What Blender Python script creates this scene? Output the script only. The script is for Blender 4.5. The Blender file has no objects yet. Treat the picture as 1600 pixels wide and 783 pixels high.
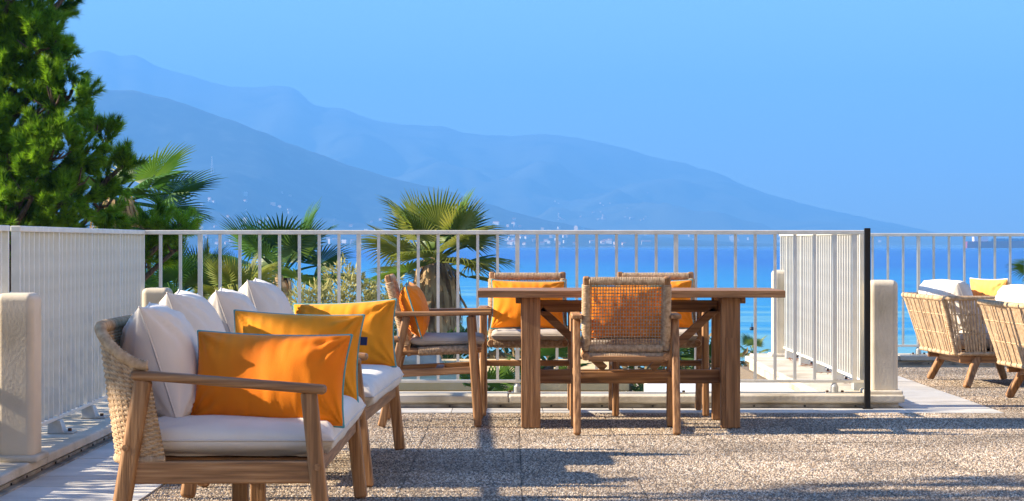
import bpy, bmesh, math, random
import numpy as np
from mathutils import Vector, Matrix, Euler, noise
R = math.radians
random.seed(7); rng = np.random.default_rng(7)
S = bpy.context.scene
C = S.collection

# ------------------------------------------------------------------ camera, sky, sun, exposure
F = 3600.0            # focal length in photo pixels (1600 wide)
EYE = 1.02
cd = bpy.data.cameras.new('camera'); cam = bpy.data.objects.new('camera', cd); C.objects.link(cam)
cd.sensor_width = 36.0; cd.lens = 36.0 * F / 1600.0
cd.clip_start = 0.1; cd.clip_end = 40000
cam.location = (0, 0, EYE); cam.rotation_euler = (R(90), 0, 0)
cd.shift_y = (378 - 391.5) / 1600.0
S.camera = cam

SUN_EL = 27.0
SUN_AZ = 2.0          # light travels along +X, turned this many degrees towards +Y
w = bpy.data.worlds.new('World'); S.world = w; w.use_nodes = True
nt = w.node_tree; bg = nt.nodes['Background']
sky = nt.nodes.new('ShaderNodeTexSky'); sky.sky_type = 'NISHITA'; sky.sun_disc = False
sky.sun_elevation = R(SUN_EL)
sky.sun_rotation = R(270 - SUN_AZ)   # sun stands over -X
sky.air_density = 1.0; sky.dust_density = 0.0; sky.ozone_density = 3.0; sky.altitude = 0
hs = nt.nodes.new('ShaderNodeMix'); hs.data_type = 'RGBA'; hs.blend_type = 'MULTIPLY'
hs.inputs[0].default_value = 1.0; hs.inputs[7].default_value = (0.78, 0.92, 1.12, 1)
nt.links.new(sky.outputs[0], hs.inputs[6]); nt.links.new(hs.outputs[2], bg.inputs[0])
bg.inputs[1].default_value = 0.065

sd = bpy.data.lights.new('sun', 'SUN'); sun = bpy.data.objects.new('sun', sd); C.objects.link(sun)
sd.energy = 5.0; sd.angle = R(0.53); sd.color = (1.0, 0.86, 0.66)
ld = Vector((math.cos(R(SUN_EL)) * math.cos(R(SUN_AZ)), math.cos(R(SUN_EL)) * math.sin(R(SUN_AZ)), -math.sin(R(SUN_EL))))
sun.rotation_euler = ld.to_track_quat('-Z', 'Y').to_euler(); sun.location = (-20, 5, 15)

S.view_settings.view_transform = 'Standard'; S.view_settings.look = 'None'
S.view_settings.exposure = 1.95; S.view_settings.gamma = 1.0; S.view_settings.use_curve_mapping = False
S.render.engine = 'CYCLES'
S.cycles.use_denoising = True; S.cycles.denoising_prefilter = "ACCURATE"
S.cycles.max_bounces = 8; S.cycles.transparent_max_bounces = 8; S.cycles.volume_bounces = 0
S.cycles.sample_clamp_indirect = 6.0

def P(px, py, d):
    """photo pixel + distance -> world point (planning aid)"""
    return Vector(((px - 800) / F * d, d, EYE + (378 - py) / F * d))

# ------------------------------------------------------------------ materials
def nn(t, kind, **kw):
    n = t.nodes.new(kind)
    for k, v in kw.items(): setattr(n, k, v)
    return n
def mat(name, c1, c2=None, rough=0.6, nscale=8.0, stretch=(1, 1, 1), detail=5.0, bump=0.0, bscale=60.0, spec=0.4,
        metal=0.0, transl=0.0, c3=None, bstretch=None, rand=0.0, ramp=(0.35, 0.65), sheen=0.0, wave=None):
    m = bpy.data.materials.new(name); m.use_nodes = True
    t = m.node_tree; b = t.nodes['Principled BSDF']; out = t.nodes['Material Output']
    b.inputs['Roughness'].default_value = rough; b.inputs['Metallic'].default_value = metal
    b.inputs['Specular IOR Level'].default_value = spec
    if sheen: b.inputs['Sheen Weight'].default_value = sheen
    tc = nn(t, 'ShaderNodeTexCoord'); mp = nn(t, 'ShaderNodeMapping'); mp.inputs['Scale'].default_value = stretch
    t.links.new(tc.outputs['Object'], mp.inputs[0])
    if rand:
        oi = nn(t, 'ShaderNodeObjectInfo'); ad = nn(t, 'ShaderNodeVectorMath', operation='SCALE')
        ad.inputs[0].default_value = (37, 53, 71); t.links.new(oi.outputs['Random'], ad.inputs['Scale'])
        t.links.new(ad.outputs[0], mp.inputs['Location'])
    col = None
    if c2 is not None:
        no = nn(t, 'ShaderNodeTexNoise'); no.inputs['Scale'].default_value = nscale; no.inputs['Detail'].default_value = detail
        t.links.new(mp.outputs[0], no.inputs[0])
        cr = nn(t, 'ShaderNodeValToRGB'); cr.color_ramp.elements[0].position = ramp[0]; cr.color_ramp.elements[1].position = ramp[1]
        cr.color_ramp.elements[0].color = (*c1, 1); cr.color_ramp.elements[1].color = (*c2, 1)
        if c3 is not None:
            e = cr.color_ramp.elements.new((ramp[0] + ramp[1]) / 2); e.color = (*c3, 1)
        t.links.new(no.outputs[0], cr.inputs[0]); col = cr.outputs[0]
        if rand:
            hv = nn(t, 'ShaderNodeHueSaturation'); mr = nn(t, 'ShaderNodeMapRange')
            mr.inputs['To Min'].default_value = 1 - rand; mr.inputs['To Max'].default_value = 1 + rand
            t.links.new(oi.outputs['Random'], mr.inputs[0]); t.links.new(mr.outputs[0], hv.inputs['Value'])
            t.links.new(col, hv.inputs['Color']); col = hv.outputs[0]
        t.links.new(col, b.inputs['Base Color'])
    else:
        b.inputs['Base Color'].default_value = (*c1, 1)
    if bump:
        n2 = nn(t, 'ShaderNodeTexNoise'); n2.inputs['Scale'].default_value = bscale; n2.inputs['Detail'].default_value = 4
        t.links.new(mp.outputs[0], n2.inputs[0])
        bp = nn(t, 'ShaderNodeBump'); bp.inputs['Strength'].default_value = bump; bp.inputs['Distance'].default_value = 0.01
        t.links.new(n2.outputs[0], bp.inputs['Height']); t.links.new(bp.outputs[0], b.inputs['Normal'])
    if transl:
        tr = nn(t, 'ShaderNodeBsdfTranslucent'); mx = nn(t, 'ShaderNodeMixShader'); mx.inputs[0].default_value = transl
        if col: t.links.new(col, tr.inputs[0])
        else: tr.inputs[0].default_value = (*c1, 1)
        t.links.new(b.outputs[0], mx.inputs[1]); t.links.new(tr.outputs[0], mx.inputs[2]); t.links.new(mx.outputs[0], out.inputs[0])
    return m

W1, W2, W3 = (0.21, 0.103, 0.042), (0.45, 0.245, 0.112), (0.33, 0.165, 0.068)
def wood(name, ax, k=1.0):
    st = [22.0, 22.0, 22.0]; st[ax] = 1.1
    return mat(name, tuple(c * k for c in W1), tuple(c * k for c in W2), 0.55, 3.0, tuple(st), 6, 0.25, 6, 0.35, c3=tuple(c * k for c in W3), rand=0.14)
WX, WY, WZ = wood('teak_grain_x', 0), wood('teak_grain_y', 1), wood('teak_grain_z', 2)
TX, TY, TZ = wood('table_teak_x', 0, .88), wood('table_teak_y', 1, .85), wood('table_teak_z', 2, .88)
ROPE = mat('rope_natural', (0.40, 0.26, 0.15), (0.64, 0.46, 0.29), 0.85, 60, (1, 1, 1), 4, 0.5, 350, 0.15)
ROPE_L = mat('rope_sand', (0.43, 0.28, 0.16), (0.64, 0.46, 0.29), 0.85, 40, (1, 1, 1), 4, 0.5, 300, 0.15)
WHITE = mat('cushion_white', (0.76, 0.685, 0.60), (0.83, 0.755, 0.67), 0.9, 5, bump=0.25, bscale=420, spec=0.1, sheen=0.15)
PAD = mat('pad_greige', (0.46, 0.40, 0.34), (0.58, 0.52, 0.45), 0.9, 9, bump=0.3, bscale=380, spec=0.1)
ORANGE = mat('cushion_orange', (0.88, 0.205, 0.002), (0.94, 0.25, 0.004), 0.72, 6, bump=0.2, bscale=420, spec=0.2, sheen=0.1)
AMBER = mat('cushion_amber', (0.80, 0.27, 0.010), (0.87, 0.32, 0.016), 0.8, 6, bump=0.2, bscale=420, spec=0.15, sheen=0.1)
MIDOR = mat('cushion_marigold', (0.86, 0.235, 0.006), (0.92, 0.28, 0.010), 0.75, 6, bump=0.2, bscale=420, spec=0.15, sheen=0.1)
PEACH = mat('cushion_peach', (0.80, 0.36, 0.09), (0.86, 0.42, 0.13), 0.8, 6, bump=0.2, bscale=420, spec=0.15)
TEAL = mat('piping_teal', (0.10, 0.34, 0.36), rough=0.8)
PIPW = mat('piping_white', (0.66, 0.60, 0.54), rough=0.85)
NAVY = mat('label_navy', (0.01, 0.02, 0.08), rough=0.7)
PAINT = mat('rail_cream_paint', (0.66, 0.64, 0.56), (0.76, 0.74, 0.66), 0.4, 12, bump=0.05, bscale=80, spec=0.4)
PLASTER = mat('pillar_plaster', (0.46, 0.39, 0.28), (0.68, 0.60, 0.47), 0.85, 2.5, detail=10, ramp=(0.28, 0.6),  bump=0.12, bscale=70, c3=(0.62, 0.54, 0.42))
CONC = mat('kerb_concrete', (0.34, 0.29, 0.21), (0.62, 0.56, 0.46), 0.85, 3.0, bump=0.4, bscale=45, c3=(0.52, 0.46, 0.36), detail=9, ramp=(0.3, 0.62))
FLASH = mat('flashing_metal', (0.16, 0.14, 0.11), (0.45, 0.42, 0.36), 0.55, 7, stretch=(1, 1, 1), bump=0.3, bscale=30, metal=0.3, detail=8)
GALV = mat('galvanised_steel', (0.42, 0.43, 0.42), (0.58, 0.58, 0.55), 0.45, 14, bump=0.1, metal=0.5)
RUST = mat('rusty_bolt', (0.06, 0.03, 0.02), (0.16, 0.07, 0.03), 0.8, 60)
BLACK = mat('black_metal', (0.006, 0.006, 0.007), rough=0.35)
TILE = mat('border_tile', (0.50, 0.48, 0.44), (0.62, 0.60, 0.56), 0.7, 5, bump=0.2, bscale=70, rand=0.05, detail=8)
CEMENT = mat('aggregate_cement', (0.13, 0.10, 0.075), (0.25, 0.20, 0.15), 0.95, 90, bump=0.6, bscale=220)
ROOFW = mat('roof_membrane_white', (0.74, 0.74, 0.72), (0.80, 0.80, 0.78), 0.6, 3, bump=0.15, bscale=30)
WALLB = mat('plaster_beige', (0.62, 0.44, 0.21), (0.70, 0.52, 0.28), 0.9, 4, bump=0.2, bscale=40)
DARK = mat('dark_glass', (0.02, 0.022, 0.025), rough=0.25)
SAND = mat('beach_sand', (0.48, 0.38, 0.27), (0.62, 0.52, 0.40), 0.95, 0.6, bump=0.4, bscale=6)
SOIL = mat('garden_soil', (0.09, 0.06, 0.035), (0.20, 0.15, 0.09), 0.95, 1.2, bump=0.6, bscale=8, c3=(0.10, 0.10, 0.04))
STONE = mat('garden_stone', (0.35, 0.30, 0.24), (0.50, 0.44, 0.36), 0.9, 9, bump=0.5, bscale=30)
BARK = mat('bark_brown', (0.05, 0.03, 0.018), (0.14, 0.09, 0.055), 0.95, 10, (6, 6, 1), bump=0.8, bscale=14)
PALMBARK = mat('palm_bark', (0.07, 0.045, 0.028), (0.20, 0.13, 0.08), 0.95, 8, (1, 1, 9), bump=0.8, bscale=12)
DEADLEAF = mat('dead_palm_leaf', (0.34, 0.20, 0.09), (0.66, 0.46, 0.24), 0.85, 2.5, transl=0.2, rand=0.2)
PALMG = mat('palm_leaf_green', (0.045, 0.12, 0.012), (0.13, 0.21, 0.02), 0.45, 2.2, transl=0.35, rand=0.3, spec=0.45)
PALMY = mat('palm_leaf_yellow', (0.11, 0.17, 0.015), (0.30, 0.30, 0.05), 0.5, 2.2, transl=0.4, rand=0.25, spec=0.4)
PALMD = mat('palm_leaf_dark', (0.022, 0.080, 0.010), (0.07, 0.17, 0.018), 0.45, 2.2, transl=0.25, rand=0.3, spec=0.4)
NEEDLE = mat('pine_needles', (0.022, 0.10, 0.004), (0.26, 0.46, 0.02), 0.55, 0.9, transl=0.5, spec=0.3)
TAMAR = mat('tamarisk_leaves', (0.24, 0.23, 0.06), (0.46, 0.42, 0.14), 0.7, 1.3, transl=0.3)
SHRUB = mat('shrub_leaves', (0.03, 0.075, 0.012), (0.09, 0.14, 0.025), 0.6, 1.5, transl=0.3)
DRY = mat('dry_shrub_leaves', (0.14, 0.10, 0.045), (0.26, 0.19, 0.09), 0.75, 1.5, transl=0.25)
HILL = mat('hill_scrub', (0.002, 0.006, 0.008), (0.065, 0.08, 0.075), 0.95, 0.022, detail=10, c3=(0.012, 0.026, 0.024), ramp=(0.36, 0.72))
MOUNT = mat('mountain_rock', (0.006, 0.014, 0.016), (0.075, 0.09, 0.09), 0.95, 0.005, detail=12, c3=(0.08, 0.09, 0.06))
HOUSEW = mat('house_white', (0.66, 0.60, 0.54), rough=0.9)
HOUSEC = mat('house_cream', (0.62, 0.47, 0.36), rough=0.9)
ROOFT = mat('house_roof_tile', (0.36, 0.16, 0.09), rough=0.9)
HULLR = mat('ship_red', (0.35, 0.05, 0.06), rough=0.5)
HULLB = mat('ship_blue', (0.03, 0.10, 0.28), rough=0.5)
HULLW = mat('ship_white', (0.78, 0.72, 0.72), rough=0.5)

def needle_material():
    t = NEEDLE.node_tree; cr = [n for n in t.nodes if n.type == 'VALTORGB'][0]; at = nn(t, 'ShaderNodeAttribute'); at.attribute_name = 'tone'
    for l in list(cr.inputs[0].links): t.links.remove(l)
    t.links.new(at.outputs['Fac'], cr.inputs[0]); cr.color_ramp.elements[0].position = .15; cr.color_ramp.elements[1].position = .95
needle_material()
def sea_material():
    m = bpy.data.materials.new('sea_water'); m.use_nodes = True
    t = m.node_tree; b = t.nodes['Principled BSDF']
    tc = nn(t, 'ShaderNodeTexCoord')
    # deep water to turquoise over the sandy shallows: distance to the shoreline
    dp = nn(t, 'ShaderNodeVectorMath', operation='DOT_PRODUCT'); dp.inputs[1].default_value = (SHN[0], SHN[1], 0)
    t.links.new(tc.outputs['Object'], dp.inputs[0])
    mr = nn(t, 'ShaderNodeMapRange'); mr.inputs['From Min'].default_value = SHC; mr.inputs['From Max'].default_value = SHC + 420
    t.links.new(dp.outputs['Value'], mr.inputs[0])
    n0 = nn(t, 'ShaderNodeTexNoise'); n0.inputs['Scale'].default_value = 0.06; n0.inputs['Detail'].default_value = 5
    m0 = nn(t, 'ShaderNodeMapping'); m0.inputs['Scale'].default_value = (0.22, 1, 1)
    t.links.new(tc.outputs['Object'], m0.inputs[0]); t.links.new(m0.outputs[0], n0.inputs[0])
    ad = nn(t, 'ShaderNodeMath', operation='MULTIPLY_ADD'); ad.inputs[1].default_value = 1.1; ad.inputs[2].default_value = -0.55
    t.links.new(n0.outputs[0], ad.inputs[0])
    a2 = nn(t, 'ShaderNodeMath', operation='ADD'); t.links.new(mr.outputs[0], a2.inputs[0]); t.links.new(ad.outputs[0], a2.inputs[1])
    cr = nn(t, 'ShaderNodeValToRGB')
    cr.color_ramp.elements[0].position = 0.0; cr.color_ramp.elements[0].color = (0.14, 0.36, 0.40, 1)
    cr.color_ramp.elements[1].position = 1.0; cr.color_ramp.elements[1].color = (0.0, 0.074, 0.36, 1)
    e = cr.color_ramp.elements.new(0.22); e.color = (0.006, 0.22, 0.44, 1)
    t.links.new(a2.outputs[0], cr.inputs[0]); t.links.new(cr.outputs[0], b.inputs['Base Color'])
    b.inputs['Roughness'].default_value = 0.28; b.inputs['Specular IOR Level'].default_value = 0.2
    mp = nn(t, 'ShaderNodeMapping'); mp.inputs['Scale'].default_value = (0.25, 0.8, 1)
    t.links.new(tc.outputs['Object'], mp.inputs[0])
    n1 = nn(t, 'ShaderNodeTexNoise'); n1.inputs['Scale'].default_value = 0.9; n1.inputs['Detail'].default_value = 6
    t.links.new(mp.outputs[0], n1.inputs[0])
    bp = nn(t, 'ShaderNodeBump'); bp.inputs['Strength'].default_value = 1.0; bp.inputs['Distance'].default_value = 0.6
    dy = nn(t, 'ShaderNodeVectorMath', operation='DOT_PRODUCT'); dy.inputs[1].default_value = (0, 1, 0); t.links.new(tc.outputs['Object'], dy.inputs[0])
    mc = nn(t, 'ShaderNodeMapRange'); mc.inputs['From Min'].default_value = 2600; mc.inputs['From Max'].default_value = 3800; mc.inputs['To Min'].default_value = .28; mc.inputs['To Max'].default_value = .06
    t.links.new(dy.outputs['Value'], mc.inputs[0]); t.links.new(mc.outputs[0], b.inputs['Roughness'])
    ms_ = nn(t, 'ShaderNodeMapRange'); ms_.inputs['From Min'].default_value = 2600; ms_.inputs['From Max'].default_value = 3800; ms_.inputs['To Min'].default_value = 1.0; ms_.inputs['To Max'].default_value = .06
    t.links.new(dy.outputs['Value'], ms_.inputs[0]); t.links.new(ms_.outputs[0], bp.inputs['Strength'])
    t.links.new(n1.outputs[0], bp.inputs['Height']); t.links.new(bp.outputs[0], b.inputs['Normal'])
    return m

# ------------------------------------------------------------------ mesh builder
class MB:
    def __init__(s): s.v = []; s.f = []
    def add(s, v, f):
        n = len(s.v); s.v += [tuple(p) for p in v]; s.f += [tuple(i + n for i in q) for q in f]; return s
    def box(s, c, size, rot=None):
        x, y, z = [q / 2 for q in size]
        vs = [Vector(p) for p in ((-x, -y, -z), (x, -y, -z), (x, y, -z), (-x, y, -z), (-x, -y, z), (x, -y, z), (x, y, z), (-x, y, z))]
        if rot is not None: vs = [rot @ p for p in vs]
        c = Vector(c)
        return s.add([p + c for p in vs], ((0, 3, 2, 1), (4, 5, 6, 7), (0, 1, 5, 4), (1, 2, 6, 5), (2, 3, 7, 6), (3, 0, 4, 7)))
    def b2(s, x0, x1, y0, y1, z0, z1):
        return s.box(((x0 + x1) / 2, (y0 + y1) / 2, (z0 + z1) / 2), (x1 - x0, y1 - y0, z1 - z0))
    def beam(s, p0, p1, wx, wy, side=(1, 0, 0), taper=1.0):
        p0, p1 = Vector(p0), Vector(p1); d = (p1 - p0).normalized(); sd_ = Vector(side); sd_ = (sd_ - d * sd_.dot(d)).normalized(); u = d.cross(sd_)
        vs = []
        for p, k in ((p0, 1), (p1, taper)):
            for a, b in ((-1, -1), (1, -1), (1, 1), (-1, 1)): vs.append(p + sd_ * a * wx / 2 * k + u * b * wy / 2 * k)
        return s.add(vs, ((0, 3, 2, 1), (4, 5, 6, 7), (0, 1, 5, 4), (1, 2, 6, 5), (2, 3, 7, 6), (3, 0, 4, 7)))
    def tube(s, pts, rad, n=8, caps=True, closed=False):
        pts = [Vector(p) for p in pts]; m = len(pts)
        if not hasattr(rad, '__len__'): rad = [rad] * m
        vs = []; fs = []; ref = None
        for i, p in enumerate(pts):
            a = pts[(i - 1) % m] if (closed or i > 0) else p; b = pts[(i + 1) % m] if (closed or i < m - 1) else p
            d = (b - a)
            d = d.normalized() if d.length > 1e-9 else Vector((0, 0, 1))
            if ref is None:
                ref = Vector((0, 0, 1)) if abs(d.z) < 0.9 else Vector((1, 0, 0))
            ref = (ref - d * ref.dot(d))
            ref = ref.normalized() if ref.length > 1e-6 else d.orthogonal().normalized()
            u = d.cross(ref)
            for k in range(n):
                t = 2 * math.pi * k / n; vs.append(p + (ref * math.cos(t) + u * math.sin(t)) * rad[i])
        for i in range(m if closed else m - 1):
            j = (i + 1) % m
            for k in range(n):
                k2 = (k + 1) % n; fs.append((i * n + k, i * n + k2, j * n + k2, j * n + k))
        if caps and not closed:
            fs.append(tuple(range(n - 1, -1, -1))); fs.append(tuple((m - 1) * n + k for k in range(n)))
        return s.add(vs, fs)
    def build(s, name, m, parent=None, smooth=False, bevel=0.0, seg=2):
        me = bpy.data.meshes.new(name); me.from_pydata(s.v, [], s.f); me.validate(); me.update()
        return mkobj(name, me, m, parent, smooth, bevel, seg)
def mkobj(name, me, m, parent=None, smooth=False, bevel=0.0, seg=2):
    me.materials.append(m)
    o = bpy.data.objects.new(name, me); C.objects.link(o)
    if parent is not None: o.parent = parent
    if bevel:
        b = o.modifiers.new('bevel', 'BEVEL'); b.width = bevel; b.segments = seg; b.limit_method = 'ANGLE'; b.angle_limit = R(40)
        smooth = True
    if smooth:
        me.polygons.foreach_set('use_smooth', [True] * len(me.polygons))
        if bevel:
            b.harden_normals = True
    return o
def np_mesh(name, co, tris, m, parent=None, smooth=False):
    me = bpy.data.meshes.new(name); co = np.asarray(co, np.float32); tris = np.asarray(tris, np.int32)
    me.vertices.add(len(co)); me.vertices.foreach_set('co', co.ravel())
    n = tris.shape[1]
    me.loops.add(tris.size); me.loops.foreach_set('vertex_index', tris.ravel())
    me.polygons.add(len(tris)); me.polygons.foreach_set('loop_start', np.arange(0, tris.size, n, dtype=np.int32))
    me.polygons.foreach_set('loop_total', np.full(len(tris), n, np.int32))
    me.update(calc_edges=True)
    return mkobj(name, me, m, parent, smooth)
def tag(o, label=None, cat=None, group=None, kind=None):
    if label: o['label'] = label
    if cat: o['category'] = cat
    if group: o['group'] = group
    if kind: o['kind'] = kind
    return o
def thing(name, label, cat, loc=(0, 0, 0), rz=0.0, group=None):
    o = bpy.data.objects.new(name, None); C.objects.link(o); o.location = loc; o.rotation_euler = (0, 0, rz)
    o.empty_display_size = 0.1
    return tag(o, label, cat, group)
def children(o): return [c for c in bpy.data.objects if c.parent is o]
def copy_tree(o, parent=None):
    c = o.copy(); C.objects.link(c); c.parent = parent
    for ch in KIDS(o): copy_tree(ch, c)
    return c
def KIDS(o): return list(o.children)
def dup(o, loc, rz, label):
    c = copy_tree(o); c.location = loc; c.rotation_euler = (0, 0, rz); c['label'] = label
    return c

# ------------------------------------------------------------------ large structure: sea, far land, ground
SEA = -8.0
SHN = Vector((2.27, 1.0)).normalized(); SHC = SHN.x * 19 + SHN.y * 180          # shoreline: SHN . (x, y) = SHC
seam = sea_material()
mb = MB(); X0, X1, Y0, Y1 = -5200, 5200, 60, 13200
mb.add([(X0, Y0, SEA), (X1, Y0, SEA), (X1, Y1, SEA), (X0, Y1, SEA)], [(0, 1, 2, 3)])
tag(mb.build('sea', seam), kind='structure')

def ground_z(x, y):
    q = SHC - (SHN.x * x + SHN.y * y)       # metres inland from the water
    if q < 0: z = SEA + q * 0.06
    elif q < 60: z = SEA + q * 0.022
    else: z = SEA + 1.32 + min(q - 60, 60) * 0.042
    return z + 0.12 * noise.noise((x * .15, y * .15, 0)) * min(1, max(0, q / 20))
def ground_patch(name, q0, q1, m):
    vs, fs = [], []; a = np.linspace(-140, 140, 71); qs = np.linspace(q0, q1, 26); tx = Vector((SHN.y, -SHN.x))
    for qq in qs:
        for t in a:
            p = SHN * (SHC - qq) + tx * t; vs.append((p.x, p.y, ground_z(p.x, p.y)))
    n = len(a)
    for i in range(len(qs) - 1):
        for j in range(n - 1): fs.append((i * n + j, i * n + j + 1, (i + 1) * n + j + 1, (i + 1) * n + j))
    o = MB().add(vs, fs).build(name, m, smooth=True); tag(o, kind='structure'); return o
ground_patch('beach', -14, 58, SAND)
ground_patch('garden_ground', 58, 230, SOIL)

def interp(pts, x):
    if x <= pts[0][0]: return pts[0][1]
    for (a, b), (c, d) in zip(pts, pts[1:]):
        if x <= c:
            t = (x - a) / (c - a); return b + (d - b) * t
    return pts[-1][1]
def fbm(p, o=5):
    return noise.fractal(p, 1.0, 2.0, o)
class Land:
    """a ridge of hills: skyline profile at depth DR, foot at depth DC"""
    def __init__(s, pts, DC, DR, plain, gul, seed):
        s.pts = pts; s.DC = DC; s.DR = DR; s.plain = plain; s.gul = gul; s.seed = seed
    def z(s, x, y):
        t = (y - s.DC) / (s.DR - s.DC)
        px = 800 + x / s.DR * F if t >= 1 else 800 + x / y * F
        rz = EYE + (378 - interp(s.pts, px)) / F * s.DR
        rz = max(rz, SEA)
        if t <= 1:
            tt = max(t, 0); k = s.plain * tt + (1 - s.plain) * tt ** 1.7
        else: k = max(0, 1 - (t - 1) * 1.4)
        h = SEA - 1 + (rz - SEA + 1) * k
        amp = s.gul * max(0, min(1, 3.2 * min(max(t, 0), abs(1 - t) + .02))) * min(1, max(0, (rz - SEA) / (s.gul * 2.6)))
        g = fbm((x / 700 + s.seed, y / 1100, 3.1), 6)
        rdg = abs(noise.noise((x / 420 + s.seed * 2, y / 1600, 7))) 
        return h + amp * (g * 0.7 - rdg * 0.9 + 0.2) + 3.0 * fbm((x / 60, y / 90, s.seed), 3) * max(0, min(1, t * 5))
    def mesh(s, name, m, x0, x1, nx, ny, back=1.35):
        vs, fs = [], []
        for i in range(ny):
            t = back * i / (ny - 1); y = s.DC + (s.DR - s.DC) * t
            for j in range(nx):
                px = x0 + (x1 - x0) * j / (nx - 1); x = (px - 800) / F * y
                vs.append((x, y, s.z(x, y) if i else SEA - 2))
        for i in range(ny - 1):
            for j in range(nx - 1): fs.append((i * nx + j, i * nx + j + 1, (i + 1) * nx + j + 1, (i + 1) * nx + j))
        return tag(MB().add(vs, fs).build(name, m, smooth=True), kind='structure')
NEAR = Land([(-700, 230), (-300, 165), (60, 152), (135, 140), (215, 139), (260, 150), (300, 163), (350, 182), (400, 200), (450, 222), (500, 240), (560, 258), (620, 276),
             (680, 292), (740, 310), (800, 330), (860, 345), (920, 356), (980, 366), (1060, 374), (1150, 379), (1250, 383), (1400, 384)], 4700, 6200, 0.18, 120, 1.7)
FAR = Land([(-700, 190), (-300, 140), (60, 112), (110, 95), (140, 82), (155, 77), (170, 79), (187, 85), (210, 82), (222, 86), (240, 98), (270, 110), (300, 118), (330, 127), (360, 132),
            (400, 135), (430, 133), (450, 134), (465, 140), (478, 152), (488, 163), (510, 167), (535, 167), (560, 178), (585, 188), (620, 191), (690, 195), (725, 207), (760, 211), (800, 212),
            (850, 209), (880, 211), (920, 219), (960, 228), (1010, 240), (1070, 252), (1100, 263), (1130, 273), (1150, 284), (1200, 303), (1260, 320), (1330, 335), (1400, 350), (1460, 362),
            (1500, 370), (1560, 376), (1700, 379)], 7000, 11000, 0.30, 210, 9.3)
NEAR.mesh('hill', HILL, -160, 1330, 220, 60)
FAR.mesh('mountain', MOUNT, -160, 1760, 240, 60, 1.15)

# ------------------------------------------------------------------ terrace
DX0, DX1 = -2.08, 2.20        # inner faces of the left and right kerbs on the main terrace
GX = -1.46                    # left edge of the aggregate paving
terr = MB()
terr.b2(-2.42, 9.0, -6.0, 14.42, -4.6, -0.03)
terr.b2(1.92, 9.0, 14.42, 19.4, -4.6, -0.0301)
T = terr.build('terrace', CEMENT); tag(T, kind='structure')

slab_me = None
def slab_mesh(sx, sy, h=0.03):
    m = MB(); m.box((0, 0, -h / 2), (sx, sy, h)); me = bpy.data.meshes.new('paving_slab'); me.from_pydata(m.v, [], m.f); me.materials.append(CEMENT); return me
sl = slab_mesh(0.4965, 0.4965, 0.028)
slabs = []
def lay(x0, y1, nx, ny):
    for i in range(nx):
        for j in range(ny):
            o = bpy.data.objects.new('paving_slab', sl); C.objects.link(o); o.parent = T
            o.location = (x0 + .25 + .5 * i, y1 - .25 - .5 * j, 0.0 + random.uniform(-.0015, .0015)); slabs.append((o.location.x, o.location.y, o.location.z))
lay(GX, 13.7, 12, 14); lay(2.95 - .01, 18.7, 6, 10)

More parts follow.
